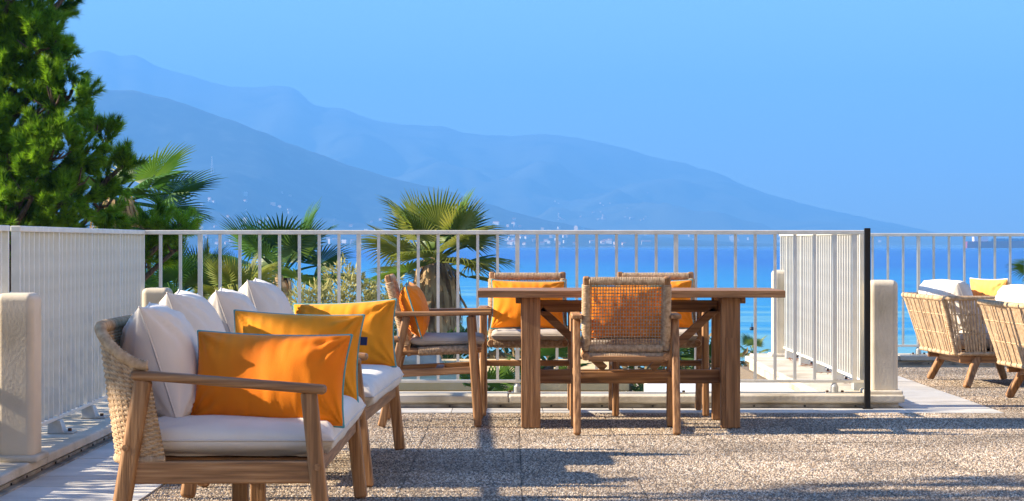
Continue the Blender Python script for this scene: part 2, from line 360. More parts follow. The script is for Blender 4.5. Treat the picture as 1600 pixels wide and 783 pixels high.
def pebbles():
    """exposed aggregate: small stones bedded in the slabs"""
    sp = 0.0129; n = 38
    g = (np.arange(n) + .5) / n * .490 - .245
    gx, gy = np.meshgrid(g, g); base = np.stack([gx.ravel(), gy.ravel()], 1)
    base[:, 0] += (np.repeat(np.arange(n), n) % 2) * sp * .5 - sp * .25
    P0 = []; SV = []
    for (x, y, z) in slabs:
        px = 800 + x / y * F
        if y < 8.3 or px < -200 or px > 1900: continue
        q = base + rng.uniform(-.0052, .0052, base.shape)
        P0.append(np.concatenate([q + (x, y), np.full((len(q), 1), z)], 1)); SV.append(np.full(len(q), random.uniform(.80, 1.14)))
    P0 = np.concatenate(P0); n = len(P0)
    K = 6; ang = np.arange(K) / K * 2 * np.pi
    r = rng.uniform(.0042, .0084, (n, 1)); asp = rng.uniform(.65, 1.25, (n, 1)); rot = rng.uniform(0, 6.28, (n, 1)); hh = rng.uniform(.0018, .0062, n)
    rr = r * rng.uniform(.8, 1.15, (n, K))
    cx, cy = rr * np.cos(ang) * asp, rr * np.sin(ang)
    vx = P0[:, :1] + cx * np.cos(rot) - cy * np.sin(rot); vy = P0[:, 1:2] + cx * np.sin(rot) + cy * np.cos(rot)
    co = np.zeros((n, K + 1, 3)); co[:, :K, 0] = vx; co[:, :K, 1] = vy; co[:, :K, 2] = P0[:, 2:3] - .001
    co[:, K, 0] = P0[:, 0] + rng.uniform(-.002, .002, n); co[:, K, 1] = P0[:, 1] + rng.uniform(-.002, .002, n); co[:, K, 2] = P0[:, 2] + hh
    b = (np.arange(n) * (K + 1))[:, None, None]
    tri = np.stack([np.arange(K), (np.arange(K) + 1) % K, np.full(K, K)], 1)[None] + b
    m = bpy.data.materials.new('pebble_stones'); m.use_nodes = True; t = m.node_tree; bs = t.nodes['Principled BSDF']; bs.inputs['Roughness'].default_value = .7
    at = nn(t, 'ShaderNodeAttribute'); at.attribute_name = 'tone'
    cr = nn(t, 'ShaderNodeValToRGB'); cr.color_ramp.interpolation = 'CONSTANT'
    cols = [(0, (.27, .195, .13)), (.16, (.46, .35, .245)), (.36, (.59, .47, .345)), (.52, (.17, .13, .09)), (.66, (.68, .58, .455)), (.79, (.38, .27, .17)), (.89, (.09, .08, .07)), (.95, (.44, .40, .36))]
    for k, (p_, c_) in enumerate(cols):
        e = cr.color_ramp.elements[k] if k < 2 else cr.color_ramp.elements.new(p_)
        e.position = p_; e.color = (*c_, 1)
    t.links.new(at.outputs['Fac'], cr.inputs[0])
    hv = nn(t, 'ShaderNodeHueSaturation'); a2 = nn(t, 'ShaderNodeAttribute'); a2.attribute_name = 'slab_tone'; tcx = nn(t, 'ShaderNodeTexCoord')
    st_ = nn(t, 'ShaderNodeTexNoise'); st_.inputs['Scale'].default_value = 1.1; st_.inputs['Detail'].default_value = 6; t.links.new(tcx.outputs['Object'], st_.inputs[0])
    mr_ = nn(t, 'ShaderNodeMapRange'); mr_.inputs['From Min'].default_value = .3; mr_.inputs['From Max'].default_value = .6; mr_.inputs['To Min'].default_value = .62; mr_.inputs['To Max'].default_value = 1.08
    t.links.new(st_.outputs[0], mr_.inputs[0]); ml_ = nn(t, 'ShaderNodeMath', operation='MULTIPLY'); t.links.new(mr_.outputs[0], ml_.inputs[0]); t.links.new(a2.outputs['Fac'], ml_.inputs[1])
    t.links.new(ml_.outputs[0], hv.inputs['Value']); t.links.new(cr.outputs[0], hv.inputs['Color']); t.links.new(hv.outputs[0], bs.inputs['Base Color'])
    o = np_mesh('pebble_layer', co.reshape(-1, 3), tri.reshape(-1, 3), m, T, True)
    a = o.data.attributes.new('tone', 'FLOAT', 'POINT'); a.data.foreach_set('value', np.repeat(rng.uniform(0, 1, n), K + 1).astype(np.float32))
    a = o.data.attributes.new('slab_tone', 'FLOAT', 'POINT'); a.data.foreach_set('value', np.repeat(np.concatenate(SV), K + 1).astype(np.float32))
    tag(o, kind='stuff')
pebbles()

def tiles(x0, x1, y0, y1, nx, ny, z=0.004):
    sx, sy = (x1 - x0) / nx, (y1 - y0) / ny
    m = MB(); m.box((0, 0, -.015), (sx - .004, sy - .004, .03)); me = bpy.data.meshes.new('border_tile'); me.from_pydata(m.v, [], m.f); me.materials.append(TILE)
    for i in range(nx):
        for j in range(ny):
            o = bpy.data.objects.new('border_tile', me); C.objects.link(o); o.parent = T
            o.location = (x0 + sx * (i + .5), y0 + sy * (j + .5), z + random.uniform(-.001, .001))
tiles(-2.10, GX - .006, 6.7, 14.1, 1, 18)
tiles(GX, 7.0 - .5, 13.706, 14.1, 14, 1) if False else tiles(GX, 2.93, 13.706, 14.1, 8, 1)
tiles(2.40, 2.93, 14.1, 18.9, 1, 9)

# added unseen hotel walls, right wing and rear facade, to bounce warm fill light
BOUNCE = mat('bounce_wall_render', (0.66, 0.53, 0.38), (0.74, 0.61, 0.46), 0.9, 2, bump=.1, bscale=40)
ht = thing('bounce_building', 'unseen cream hotel walls behind and right of the terrace, added for warm bounce light', 'building', (0, 0, -4.6))
MB().b2(8.6, 14.0, -6.0, 9.0, 0, 11.5).build('wall', BOUNCE, ht)
MB().b2(-9.0, 8.6, -10.0, -6.003, 0, 11.5).build('wall', BOUNCE, ht)
for y in (-3.2, .6, 4.4, 7.4):
    for z in (4.62, 8.0):
        wn = MB().b2(8.57, 8.64, y - .7, y + .7, z, z + 2.2).build('glass_door', DARK, ht)
        MB().b2(8.55, 8.62, y - .78, y - .7, z, z + 2.28).build('frame', PAINT, wn); MB().b2(8.55, 8.62, y + .7, y + .78, z, z + 2.28).build('frame', PAINT, wn)
for x in (-6.5, -3, .5, 4):
    wn = MB().b2(x - .7, x + .7, -6.04, -5.97, 4.62, 6.82).build('glass_door', DARK, ht)
    MB().b2(x - .78, x - .7, -6.02, -5.95, 4.62, 6.9).build('frame', PAINT, wn); MB().b2(x + .7, x + .78, -6.02, -5.95, 4.62, 6.9).build('frame', PAINT, wn)

# kerbs: coping slab over a recessed face with a riveted flashing strip
def kerb(label, x0, x1, y0, y1, sides, cat='kerb'):
    t = thing('roof_kerb', label, cat, ((x0 + x1) / 2, (y0 + y1) / 2, 0))
    ax, ay = (x1 - x0) / 2, (y1 - y0) / 2
    lx = ax > ay; L = (x1 - x0) if lx else (y1 - y0); n = max(1, round(L / 1.25))
    for i in range(n):
        a = -L / 2 + L * i / n + (.0015 if i else 0); b = -L / 2 + L * (i + 1) / n - .0015
        m = MB()
        if lx: m.b2(a, b, -ay, ay, .038, .082 + random.uniform(-.002, .002))
        else: m.b2(-ax, ax, a, b, .038, .082 + random.uniform(-.002, .002))
        m.build('coping', CONC, t, bevel=.010)
    ins = .035
    m = MB(); m.b2(-ax + ins, ax - ins, -ay + ins, ay - ins, -.03, .039); m.build('base', CONC, t)
    for sname in sides:
        m = MB(); rv = MB()
        k = ins - .006
        if sname == 'front':
            m.b2(-ax + ins, ax - ins, -ay + k - .004, -ay + ins, .006, .026)
            for q in np.arange(-ax + .2, ax - .05, .31): rv.box((q, -ay + k - .006, .017), (.012, .006, .010))
        elif sname == 'right':
            m.b2(ax - ins, ax - k + .004, -ay + ins, ay - ins, .006, .026); m.b2(ax - .02, ax + .012, -ay, ay, .0, .012)
            for q in np.arange(-ay + .2, ay - .05, .31): rv.box((ax - k + .006, q, .017), (.006, .012, .010))
        f = m.build('flashing', FLASH, t); tag(rv.build('rivets', BLACK, f), kind='stuff')
    return t
kerb('weathered concrete kerb under the left slatted railing', -2.44, -2.05, 5.0, 14.06, ['right'])
kerb('long concrete kerb under the front railing behind the table', -2.44, 2.40, 14.063, 14.46, ['front'])
kerb('pale kerb running back under the right railing wing', 1.92, 2.40, 14.463, 19.0, [])
kerb('far right kerb behind the rope lounge chairs', 2.0, 6.8, 19.003, 19.4, ['front'])

# plaster pillars
def pillar(x, y, wx, wy, h, label, foot=True):
    t = thing('plaster_pillar', label, 'pillar', (x, y, .082))
    m = MB(); m.box((0, 0, (h - .082) / 2), (wx, wy, h - .082)); m.build('shaft', PLASTER, t, bevel=min(wx, wy) * .2, seg=5)
    if foot:
        m = MB(); m.box((0, 0, .012), (wx + .05, wy + .05, .03)); m.build('mortar_foot', CONC, t, bevel=.012)
pillar(-2.125, 9.93, .165, .2, .80, 'rounded plaster pillar at the left edge beside the slatted railing')
pillar(-2.20, 14.30, .17, .2, .735, 'short plaster pillar at the corner behind the white cushions', False)
pillar(2.285, 14.26, .18, .22, .785, 'plaster pillar beside the thin black post')
pillar(2.22, 18.9, .17, .2, .79, 'far plaster pillar behind the table end, seen through the railing')

# railings
bar_me = {}
def bar(name, sx, sy, z0, z1):
    k = (name, sx, sy, z0, z1)
    if k not in bar_me:
        m = MB(); m.b2(-sx / 2, sx / 2, -sy / 2, sy / 2, z0, z1); me = bpy.data.meshes.new(name); me.from_pydata(m.v, [], m.f); me.materials.append(PAINT); bar_me[k] = me
    return bar_me[k]
foot_t = {}
def railing(label, p0, p1, step=.1228, per=8, first=0, foot='plate', z_top=1.092, ends=True, end_post=True):
    p0, p1 = Vector((*p0, 0)), Vector((*p1, 0)); L = (p1 - p0).length; d = (p1 - p0) / L; a = math.atan2(d.y, d.x)
    t = thing('metal_railing', label, 'railing', p0, a)
    m = MB(); m.b2(-.012, L + .012, -.0225, .0225, z_top - .026, z_top); m.build('top_rail', PAINT, t, bevel=.004)
    m = MB(); m.b2(0, L, -.016, .016, .148, .166); m.build('bottom_rail', PAINT, t, bevel=.003)
    n = int(L / step + 1e-6)
    for i in range(n + 1):
        post = (i - first) % per == 0
        if post or (end_post and i in (0, n)):
            o = bpy.data.objects.new('post', bar('post', .026, .038, .1665, z_top - .0265)); 
        else: o = bpy.data.objects.new('baluster', bar('baluster', .0175, .025, .1665, z_top - .0265))
        C.objects.link(o); o.parent = t; o.location = (i * step, 0, 0)
        if post:
            m = MB()
            if foot == 'cup':
                m.tube([(0, 0, .083), (0, 0, .125), (0, 0, .1475)], [.024, .024, .012], 14)
                b = m.build('foot', GALV, t, smooth=False); b.location = (i * step, 0, 0)
                m = MB(); m.box((0, 0, .086), (.12, .07, .006)); pl = m.build('base_plate', GALV, b)
                for s_ in (-.047, .047):
                    m = MB(); m.tube([(s_, -.012, .089), (s_, -.012, .101)], .009, 6); m.build('bolt', RUST, b)
            else:
                m.add([(-.055, -.05, .083), (.055, -.05, .083), (.055, .03, .083), (-.055, .03, .083), (-.042, -.03, .147), (.042, -.03, .147), (.042, .03, .147), (-.042, .03, .147)],
                      ((0, 3, 2, 1), (4, 5, 6, 7), (0, 1, 5, 4), (1, 2, 6, 5), (2, 3, 7, 6), (3, 0, 4, 7)))
                b = m.build('foot', GALV, t, bevel=.003); b.location = (i * step, 0, 0)
                m = MB(); m.box((0, -.065, .0865), (.13, .06, .007)); m.build('base_plate', GALV, b)
                m = MB(); m.tube([(.025, -.066, .090), (.025, -.066, .104)], .010, 6); m.build('bolt', RUST, b)
    return t
railing('left railing of close bars running back beside the sofas', (-2.222, 10.32), (-2.292, 14.255), first=0)
railing('near left railing end at the picture edge in front of the pillar', (-2.17, 7.6), (-2.216, 10.06), first=4)
railing('long front railing of thin cream bars across the sea view', (-2.30, 14.275), (2.19, 14.275), first=3, foot='cup')
railing('right railing wing of close bars beside the black post', (2.185, 14.36), (2.235, 19.08), first=2)
railing('far right railing in front of the sea behind the lounge chairs', (2.36, 19.14), (6.6, 19.14), step=.127, first=0, foot='cup')
m = MB(); m.b2(-.018, .018, -.018, .018, 0, 1.10); bp_ = m.build('black_post', BLACK, bevel=.003); bp_.location = (2.163, 14.03, .004)
tag(bp_, 'thin black metal post in front of the right railing corner', 'post')
m = MB(); m.b2(-.03, .03, -.03, .03, 0, .006); m.build('post_foot', BLACK, bp_)

lm_ = MB(); gl = random.Random(77)
for i in range(130):
    y = gl.choice((15.3, 16.25, 17.2, 18.1)) + gl.gauss(0, .12); x = 2.24 + gl.uniform(-.07, .10); a = gl.uniform(0, 6.28); l_ = gl.uniform(.012, .028)
    c_, s_ = math.cos(a) * l_, math.sin(a) * l_; z = .084 + gl.uniform(.002, .016)
    lm_.add([(x - c_, y - s_, z), (x + s_ * .4, y - c_ * .4, z + gl.uniform(0, .008)), (x + c_, y + s_, z + gl.uniform(0, .012)), (x - s_ * .4, y + c_ * .4, z + gl.uniform(0, .006))], [(0, 1, 2, 3)])
tag(lm_.build('leaf_litter', mat('dry_leaf', (.16, .05, .02), (.34, .14, .06), .8, 30, transl=.2)), 'dry brown leaves caught under the right railing wing', 'leaves', kind='stuff')

# lower white roof, low building, garden below the front railing
m = MB(); m.b2(.95, 1.915, 14.465, 16.6, -.30, .015)
rf = m.build('roof_ledge', ROOFW, bevel=.01); tag(rf, 'low white flat roof just behind the front kerb', 'roof')
bl = thing('low_building', 'low beige building with a dark window below the railing', 'building', (-.5, 21.5, -4.5))
m = MB(); m.b2(-1.6, 1.5, .2, 4.0, 0, 4.12); m.build('wall', WALLB, bl)
m = MB(); m.b2(-1.7, 1.6, .12, 4.1, 4.12, 4.22); m.build('roof_slab', WALLB, bl, bevel=.01)
m = MB(); m.b2(-.40, -.29, .17, .23, 3.1, 4.07); wn = m.build('window', DARK, bl)
m = MB(); m.b2(-.415, -.4, .15, .23, 3.1, 4.08); m.b2(-.29, -.275, .15, .23, 3.1, 4.08); m.build('frame', PAINT, wn)

# ------------------------------------------------------------------ soft furnishings
def pillow_mb(w_, h_, t_, a=2.6, b=.42, pinch=.07, wr=.010, seed=0, nu=48, nv=30, sag=0.0, box=False):
    """closed pillow, seam in the x-z plane, thickness along y, bottom at z=0"""
    us = [math.sin(math.pi / 2 * (2 * i / nu - 1)) for i in range(nu + 1)]; vs_ = [math.sin(math.pi / 2 * (2 * j / nv - 1)) for j in range(nv + 1)]
    mb = MB(); idx = {}
    def pos(u, v, sgn):
        x = w_ / 2 * u * (1 - pinch * (1 - v * v)); z = h_ / 2 * v * (1 - pinch * (1 - u * u))
        T_ = t_ / 2 * (max(0, 1 - abs(u) ** a) * max(0, 1 - abs(v) ** a)) ** b
        fall = T_ / (t_ / 2)
        cw = 0
        for cu, cv in ((-1, -1), (1, -1), (-1, 1), (1, 1)):
            dx, dz = (u - cu) * w_ / 2, (v - cv) * h_ / 2; rr = math.hypot(dx, dz) + 1e-4; an = math.atan2(dz, dx)
            cw += math.sin(an * 13 + seed * 1.7 + cu + 2 * cv) * math.exp(-(rr / (.33 * min(w_, h_))) ** 2)
        ew = math.sin(u * w_ * 62 + seed + 3.0 * noise.noise((u * 2.5, v * .8, seed))) * max(0, abs(v) - .15) * (.35 + .5 * noise.noise((u * 4, seed, sgn)))
        nz = .8 * noise.noise((x * 4 + seed, z * 2.5, sgn * 3)) + .25 * noise.noise((x * 22 + seed + z * 6, z * 5, sgn * 3))
        T_ += wr * (cw * 1.0 + ew + nz * 1.2) * min(1, fall * 1.6)
        z2 = z + h_ / 2
        if sag: z2 -= sag * (1 - u * u) * max(0, v) ** 2
        return (x, sgn * T_, z2)
    for sgn in (-1, 1):
        for i in range(nu + 1):
            for j in range(nv + 1):
                edge = i in (0, nu) or j in (0, nv); k = (i, j, 0 if edge else sgn)
                if k not in idx:
                    idx[k] = len(mb.v); mb.v.append(pos(us[i], vs_[j], 0 if edge else sgn))
        for i in range(nu):
            for j in range(nv):
                q = []
                for (p_, r_) in ((i, j), (i + 1, j), (i + 1, j + 1), (i, j + 1)):
                    edge = p_ in (0, nu) or r_ in (0, nv); q.append(idx[(p_, r_, 0 if edge else sgn)])
                mb.f.append(tuple(q) if sgn < 0 else tuple(reversed(q)))
    rim = [(i, 0) for i in range(nu)] + [(nu, j) for j in range(nv)] + [(i, nv) for i in range(nu, 0, -1)] + [(0, j) for j in range(nv, 0, -1)]
    ring = [mb.v[idx[(i, j, 0)]] for i, j in rim]
    return mb, ring
def cushion(name, label, cat, size, M4, mt, pip, group=None, pr=.0045, flat=False, **kw):
    mb, ring = pillow_mb(*size, **kw)
    if flat:   # lay it down: seam in x-y, thickness z
        f = lambda p: (p[0], p[2] - size[1] / 2, p[1] + size[2] / 2)
        mb.v = [f(p) for p in mb.v]; ring = [f(p) for p in ring]; mb.f = [tuple(reversed(q)) for q in mb.f]
    o = mb.build(name, mt, smooth=True); o.matrix_world = M4
    tag(o, label, cat, group)
    pm = MB(); pm.tube(ring, pr, 6, closed=True); pm.build('piping', pip, o, smooth=True)
    return o
def TR(loc, rx=0, ry=0, rz=0):
    return Matrix.Translation(loc) @ Euler((R(rx), R(ry), R(rz)), 'XYZ').to_matrix().to_4x4()

# ------------------------------------------------------------------ sofas
def wrap(p0, p1, r, pitch=.009, amp=.0016, n=10):
    p0, p1 = Vector(p0), Vector(p1); L = (p1 - p0).length; k = max(2, int(L / pitch)); pts = []; rad = []
    for i in range(k):
        for f_, a_ in ((.08, -1), (.3, .7), (.7, .7), (.92, -1)):
            pts.append(p0.lerp(p1, (i + f_) / k)); rad.append(r + a_ * amp)
    return MB().tube(pts, rad, n)
def wrap_path(pts, r, pitch=.011, amp=.002, n=8):
    pts = [Vector(p) for p in pts]; out = []; rad = []
    cum = [0]
    for a, b in zip(pts, pts[1:]): cum.append(cum[-1] + (b - a).length)
    k = int(cum[-1] / pitch); j = 0
    for i in range(k * 2 + 1):
        s_ = cum[-1] * i / (k * 2)
        while j < len(pts) - 2 and cum[j + 1] < s_: j += 1
        t = (s_ - cum[j]) / max(1e-6, cum[j + 1] - cum[j]); out.append(pts[j].lerp(pts[j + 1], t)); rad.append(r + (amp if i % 2 else -amp))
    return MB().tube(out, rad, n)
def make_sofa(label, loc, rz):
    t = thing('two_seat_sofa', label, 'sofa', loc, rz)
    H = .855
    for s_ in (-1, 1):
        MB().beam((s_ * H, .345, 0), (s_ * H, .288, .532), .045, .052, taper=1.0).build('leg', WZ, t, bevel=.010)
        MB().beam((s_ * H, -.345, 0), (s_ * H, -.245, .575), .048, .060).build('leg', WZ, t, bevel=.016, seg=3)
        MB().beam((s_ * H, -.285, .588), (s_ * H, .345, .538), .064, .030).build('arm', WY, t, bevel=.012, seg=3)
        MB().beam((s_ * (H - .004), -.295, .270), (s_ * (H - .004), .315, .272), .030, .072).build('side_rail', WY, t, bevel=.006)
        MB().box((s_ * .28, .0, .13), (.05, .055, .26)).build('support_leg', WZ, t, bevel=.006)
        for (y, z) in ((-.30, .352), (-.285, .256), (.318, .29)):
            MB().tube([(s_ * (H + .014), y, z), (s_ * (H + .0285 if y != -.285 else H + .0165), y, z)], .011, 10).build('dowel_plug', WX, t)
    MB().box((0, .312, .288), (2 * H - .05, .028, .058)).build('front_rail', WX, t, bevel=.006)
    MB().box((0, -.300, .288), (2 * H - .05, .028, .058)).build('back_rail', WX, t, bevel=.006)
    MB().box((0, .0, .262), (2 * H - .06, .05, .03)).build('centre_rail', WX, t, bevel=.004)
    for i in range(12):
        MB().box((-.77 + 1.54 * i / 11, .005, .293), (.06, .58, .016)).build('seat_slat', WY, t, bevel=.003)
    # woven rope shell: short wings turn round the corners
    path = []
    yb, rc = -.40, .10
    path += [(H + .006, -.232), (H + .012, -.27), (H + .014, yb + rc)]
    for k in range(1, 9):
        a_ = math.pi / 2 * k / 8; path.append((H + .014 - rc + rc * math.cos(a_), yb + rc - rc * math.sin(a_)))
    left = [(-x, y) for x, y in reversed(path)]
    mid = [(H - .12 - (2 * H - .24) * k / 24, yb) for k in range(25)]
    path = path + mid + left
    pv = [Vector((x, y, 0)) for x, y in path]; cum = [0]
    for a_, b_ in zip(pv, pv[1:]): cum.append(cum[-1] + (b_ - a_).length)
    Ltot = cum[-1]
    def at(s_):
        s_ = min(max(s_, 0), Ltot); j = 0
        while j < len(pv) - 2 and cum[j + 1] < s_: j += 1
        q = (s_ - cum[j]) / max(1e-9, cum[j + 1] - cum[j]); p = pv[j].lerp(pv[j + 1], q)
        d = (pv[j + 1] - pv[j]).normalized(); return p, Vector((d.y, -d.x, 0))
    def rim_z(s_):
        e = min(s_, Ltot - s_); q = min(1, e / .24); q = q * q * (3 - 2 * q); return .615 + .125 * q
    def shell(s_, k):
        p, nrm = at(s_); zt = rim_z(s_); zb = .31; z = zb + (zt - zb) * k
        return Vector((p.x * (1 - .02 * (1 - k)), p.y + .055 * (1 - k) * (1 if True else 0), z)), nrm
    NS = 96; rows = 44; wm = MB()
    for r_ in range(rows):
        k = (r_ + .3) / rows; pts = []
        for i in range(NS * 2 + 1):
            s_ = Ltot * i / (NS * 2); p, nrm = shell(s_, k); ph = math.sin(math.pi * i / 2 + math.pi * r_) if i % 2 else 0
            pts.append(p + nrm * .0045 * ph)
        wm.tube(pts, .0049, 5, caps=False)
    for i in range(NS):
        s_ = Ltot * (2 * i + 1) / (NS * 2); wm.tube([shell(s_, k)[0] for k in (0, .33, .66, 1)], .0045, 5, caps=False)
    tag(wm.build('woven_back', ROPE_L, t, smooth=True), kind='stuff')
    wrap_path([shell(Ltot * i / 90, 1)[0] for i in range(91)], .018).build('back_rim', ROPE_L, t, smooth=True)
    wrap_path([shell(Ltot * i / 90, 0)[0] for i in range(91)], .014).build('back_base_rim', ROPE_L, t, smooth=True)
    return t
SOFA1 = (-.945, 8.30, .004); SOFA2 = (-.918, 10.425, .004); RZ1, RZ2 = R(-90), R(-90 - 1.8 + 1.8 * 2 - 3.4)
sofa = make_sofa('nearest teak two-seat sofa with woven rope back and orange pillows', SOFA1, RZ1)
RZ2 = R(-91.7)
sofa2 = dup(sofa, SOFA2, RZ2, 'second teak two-seat sofa, farther back towards the table')
for nm, loc, rz, lb in (('n', SOFA1, RZ1, 'thick white seat cushion on the nearest sofa'), ('f', SOFA2, RZ2, 'thick white seat cushion on the second sofa')):
    Mx = Matrix.Translation(loc) @ Matrix.Rotation(rz, 4, 'Z') @ Matrix.Translation((0, .035, .302))
    cushion('seat_cushion', lb, 'cushion', (1.62, .66, .135), Mx, WHITE, PIPW, flat=True, a=9, b=.42, pinch=.012, wr=.006, nu=56, nv=36, seed=3 if nm == 'n' else 5, pr=.004)
bc = [(-1.13, 7.90, .41, 18, 5, 1, .50, .415, 'nearest of the four white back cushions, leaning on the near sofa'),
      (-1.12, 8.60, .42, 19, 4, 2, .58, .44, 'second white back cushion, beside the nearest one'),
      (-1.12, 9.90, .41, 19, 5, 3, .54, .43, 'third white back cushion, at the near end of the second sofa'),
      (-1.085, 10.76, .42, 17, 3, 4, .62, .445, 'farthest white back cushion, standing highest beside the amber pillow')]
for (x, y, z, lean, rz, sd_, cw_, ch_, lb) in bc:
    Mx = Matrix.Translation((x, y, z)) @ Matrix.Rotation(R(-90 + rz), 4, 'Z') @ Matrix.Rotation(R(lean), 4, 'X')
    cushion('back_cushion', lb, 'cushion', (cw_, ch_, .265), Mx, WHITE, PIPW, 'white back cushions', a=2.4, b=.5, pinch=.08, wr=.019, seed=sd_, pr=.0035)
def opillow(label, loc, size, lean, rz, mt, seed, roll=0, tagged=False, group='orange pillows'):
    Mx = Matrix.Translation(loc) @ Matrix.Rotation(R(rz), 4, 'Z') @ Matrix.Rotation(R(-lean), 4, 'X') @ Matrix.Rotation(R(roll), 4, 'Y')
    o = cushion('lumbar_pillow', label, 'pillow', size, Mx, mt, TEAL, group, a=2.4, b=.5, pinch=.06, wr=.017, seed=seed)
    if tagged:
        m = MB(); m.box((size[0] / 2 + .006, 0, size[1] * .70), (.026, .004, .032)); m.build('sewn_label', NAVY, o)
    return o
opillow('bright orange pillow with teal piping behind the near armrest', (-.822, 7.685, .412), (.545, .31, .18), 14, -13, ORANGE, 11, roll=1)
opillow('amber pillow with a small navy tag at the far end of the nearest sofa', (-.845, 8.86, .415), (.51, .34, .18), 14, -5, AMBER, 12, roll=2, tagged=True)
opillow('amber pillow leaning at the far end of the second sofa', (-.800, 10.98, .415), (.51, .325, .18), 12, -12, AMBER, 13, roll=-3)

# ------------------------------------------------------------------ dining chairs
def make_chair(label, loc, rz):
    t = thing('dining_chair', label, 'chair', loc, rz)
    hx = .262
    for s_ in (-1, 1):
        MB().beam((s_ * hx, .268, 0), (s_ * hx, .226, .606), .040, .044).build('leg', WZ, t, bevel=.011, seg=3)
        MB().beam((s_ * hx, -.262, 0), (s_ * hx, -.122, .606), .040, .044).build('leg', WZ, t, bevel=.011, seg=3)
        MB().beam((s_ * hx, -.205, .618), (s_ * hx, .345, .624), .058, .026).build('arm', WY, t, bevel=.008)
        MB().beam((s_ * hx, -.20, .290), (s_ * hx, .245, .312), .026, .040).build('side_stretcher', WY, t, bevel=.007)
        MB().beam((s_ * .213, -.108, .385), (s_ * .213, -.232, .832), .036, .032).build('back_post', WZ, t, bevel=.010)
        MB().tube([(s_ * .213, -.185, .405), (s_ * .213, .285, .425)], .0195, 14).build('seat_dowel', WY, t)
        wrap((s_ * .213, -.125, .440), (s_ * .213, -.222, .790), .0235).build('post_wrap', ROPE, t, smooth=True)
        wrap((s_ * .213, -.06, .411), (s_ * .213, .265, .424), .024).build('dowel_wrap', ROPE, t, smooth=True)
    MB().box((0, .05, .298), (2 * hx - .02, .045, .034)).build('cross_stretcher', WX, t, bevel=.006)
    MB().box((0, -.17, .395), (.40, .03, .03)).build('back_seat_rail', WX, t, bevel=.006)
    wrap((-.20, -.225, .806), (.20, -.225, .806), .0225).build('top_rail', ROPE, t, smooth=True)
    wrap((-.195, -.128, .446), (.195, -.128, .446), .0245).build('lower_rail', ROPE, t, smooth=True)
    wrap((-.20, .262, .424), (.20, .262, .424), .0255).build('seat_front_rail', ROPE, t, smooth=True)
    wrap((-.20, -.150, .402), (.20, -.150, .402), .0235).build('seat_back_rail', ROPE, t, smooth=True)
    # open woven back
    b0, b1 = Vector((0, -.134, .468)), Vector((0, -.220, .786)); nrm = Vector((0, -(b1 - b0).z, (b1 - b0).y)).normalized()
    wm = MB(); nv_, nh = 25, 18
    for i in range(nv_):
        x = -.186 + .372 * i / (nv_ - 1); pts = []
        for j in range(nh * 2 + 1):
            k = j / (nh * 2); p = b0.lerp(b1, k); ph = math.sin(math.pi * j / 2 + math.pi * i) if j % 2 else 0
            pts.append(p + Vector((x, 0, 0)) + nrm * .003 * ph)
        wm.tube(pts, .0029, 5, caps=False)
    for j in range(nh):
        k = (2 * j + 1) / (nh * 2); pts = []
        for i in range(nv_ * 2 + 1):
            x = -.192 + .384 * i / (nv_ * 2); ph = math.sin(math.pi * i / 2 + math.pi * j + math.pi) if i % 2 else 0
            pts.append(b0.lerp(b1, k) + Vector((x, 0, 0)) + nrm * .003 * ph)
        wm.tube(pts, .0029, 5, caps=False)
    tag(wm.build('woven_back', ROPE, t, smooth=True), kind='stuff')
    sm = MB()
    for i in range(34):
        y = -.135 + .385 * i / 33
        z = .424 + .012 * (y + .13) / .4
        sm.tube([(-.21, y, z), (-.1, y, z - .008), (.1, y, z - .008), (.21, y, z)], .0068, 5)
    tag(sm.build('woven_seat', ROPE, t, smooth=True), kind='stuff')
    return t
CH = [((.605, 12.375, .006), 0, 'dining chair with its woven back to the camera at the table'),
      ((-.455, 12.905, .006), -90, 'dining chair seen from the side at the left end of the table'),
      ((.093, 13.665, .006), 180, 'left of the two dining chairs on the far side of the table'),
      ((.865, 13.665, .006), 180, 'right of the two dining chairs on the far side, behind the near chair')]
PADL = ['thin greige seat pad on the chair turned away from the camera', 'thin greige seat pad on the chair at the left table end',
        'thin greige seat pad on the far left dining chair', 'thin greige seat pad on the far right dining chair']
PILL = ['orange pillow seen through the woven back of the near chair', 'orange pillow with teal piping on the side-on chair at the left table end',
        'orange pillow on the far left dining chair behind the table', 'orange pillow on the far right dining chair, mostly hidden by the near chair']
chair0 = None
for i, (loc, rz, lb) in enumerate(CH):
    if chair0 is None: chair0 = make_chair(lb, loc, R(rz)); c = chair0; c['group'] = 'dining chairs'
    else: c = dup(chair0, loc, R(rz), lb)
    Mx = Matrix.Translation(loc) @ Matrix.Rotation(R(rz), 4, 'Z')
    cushion('seat_pad', PADL[i], 'seat pad', (.425, .41, .062), Mx @ Matrix.Translation((0, .098, .437)), PAD, PAD, 'chair seat pads', flat=True, a=9, b=.4, pinch=.012, wr=.004, seed=20 + i, nu=30, nv=30, pr=.003)
    lean = 17
    M2 = Mx @ Matrix.Translation((.0 if i != 1 else .02, -.045, .495)) @ Matrix.Rotation(R(lean), 4, 'X') @ Matrix.Rotation(R((0, 3, -1, 1)[i]), 4, 'Y')
    cushion('lumbar_pillow', PILL[i], 'pillow', (.44, .30, .15), M2, MIDOR, TEAL, 'orange pillows', a=2.2, b=.52, pinch=.06, wr=.013, seed=30 + i)

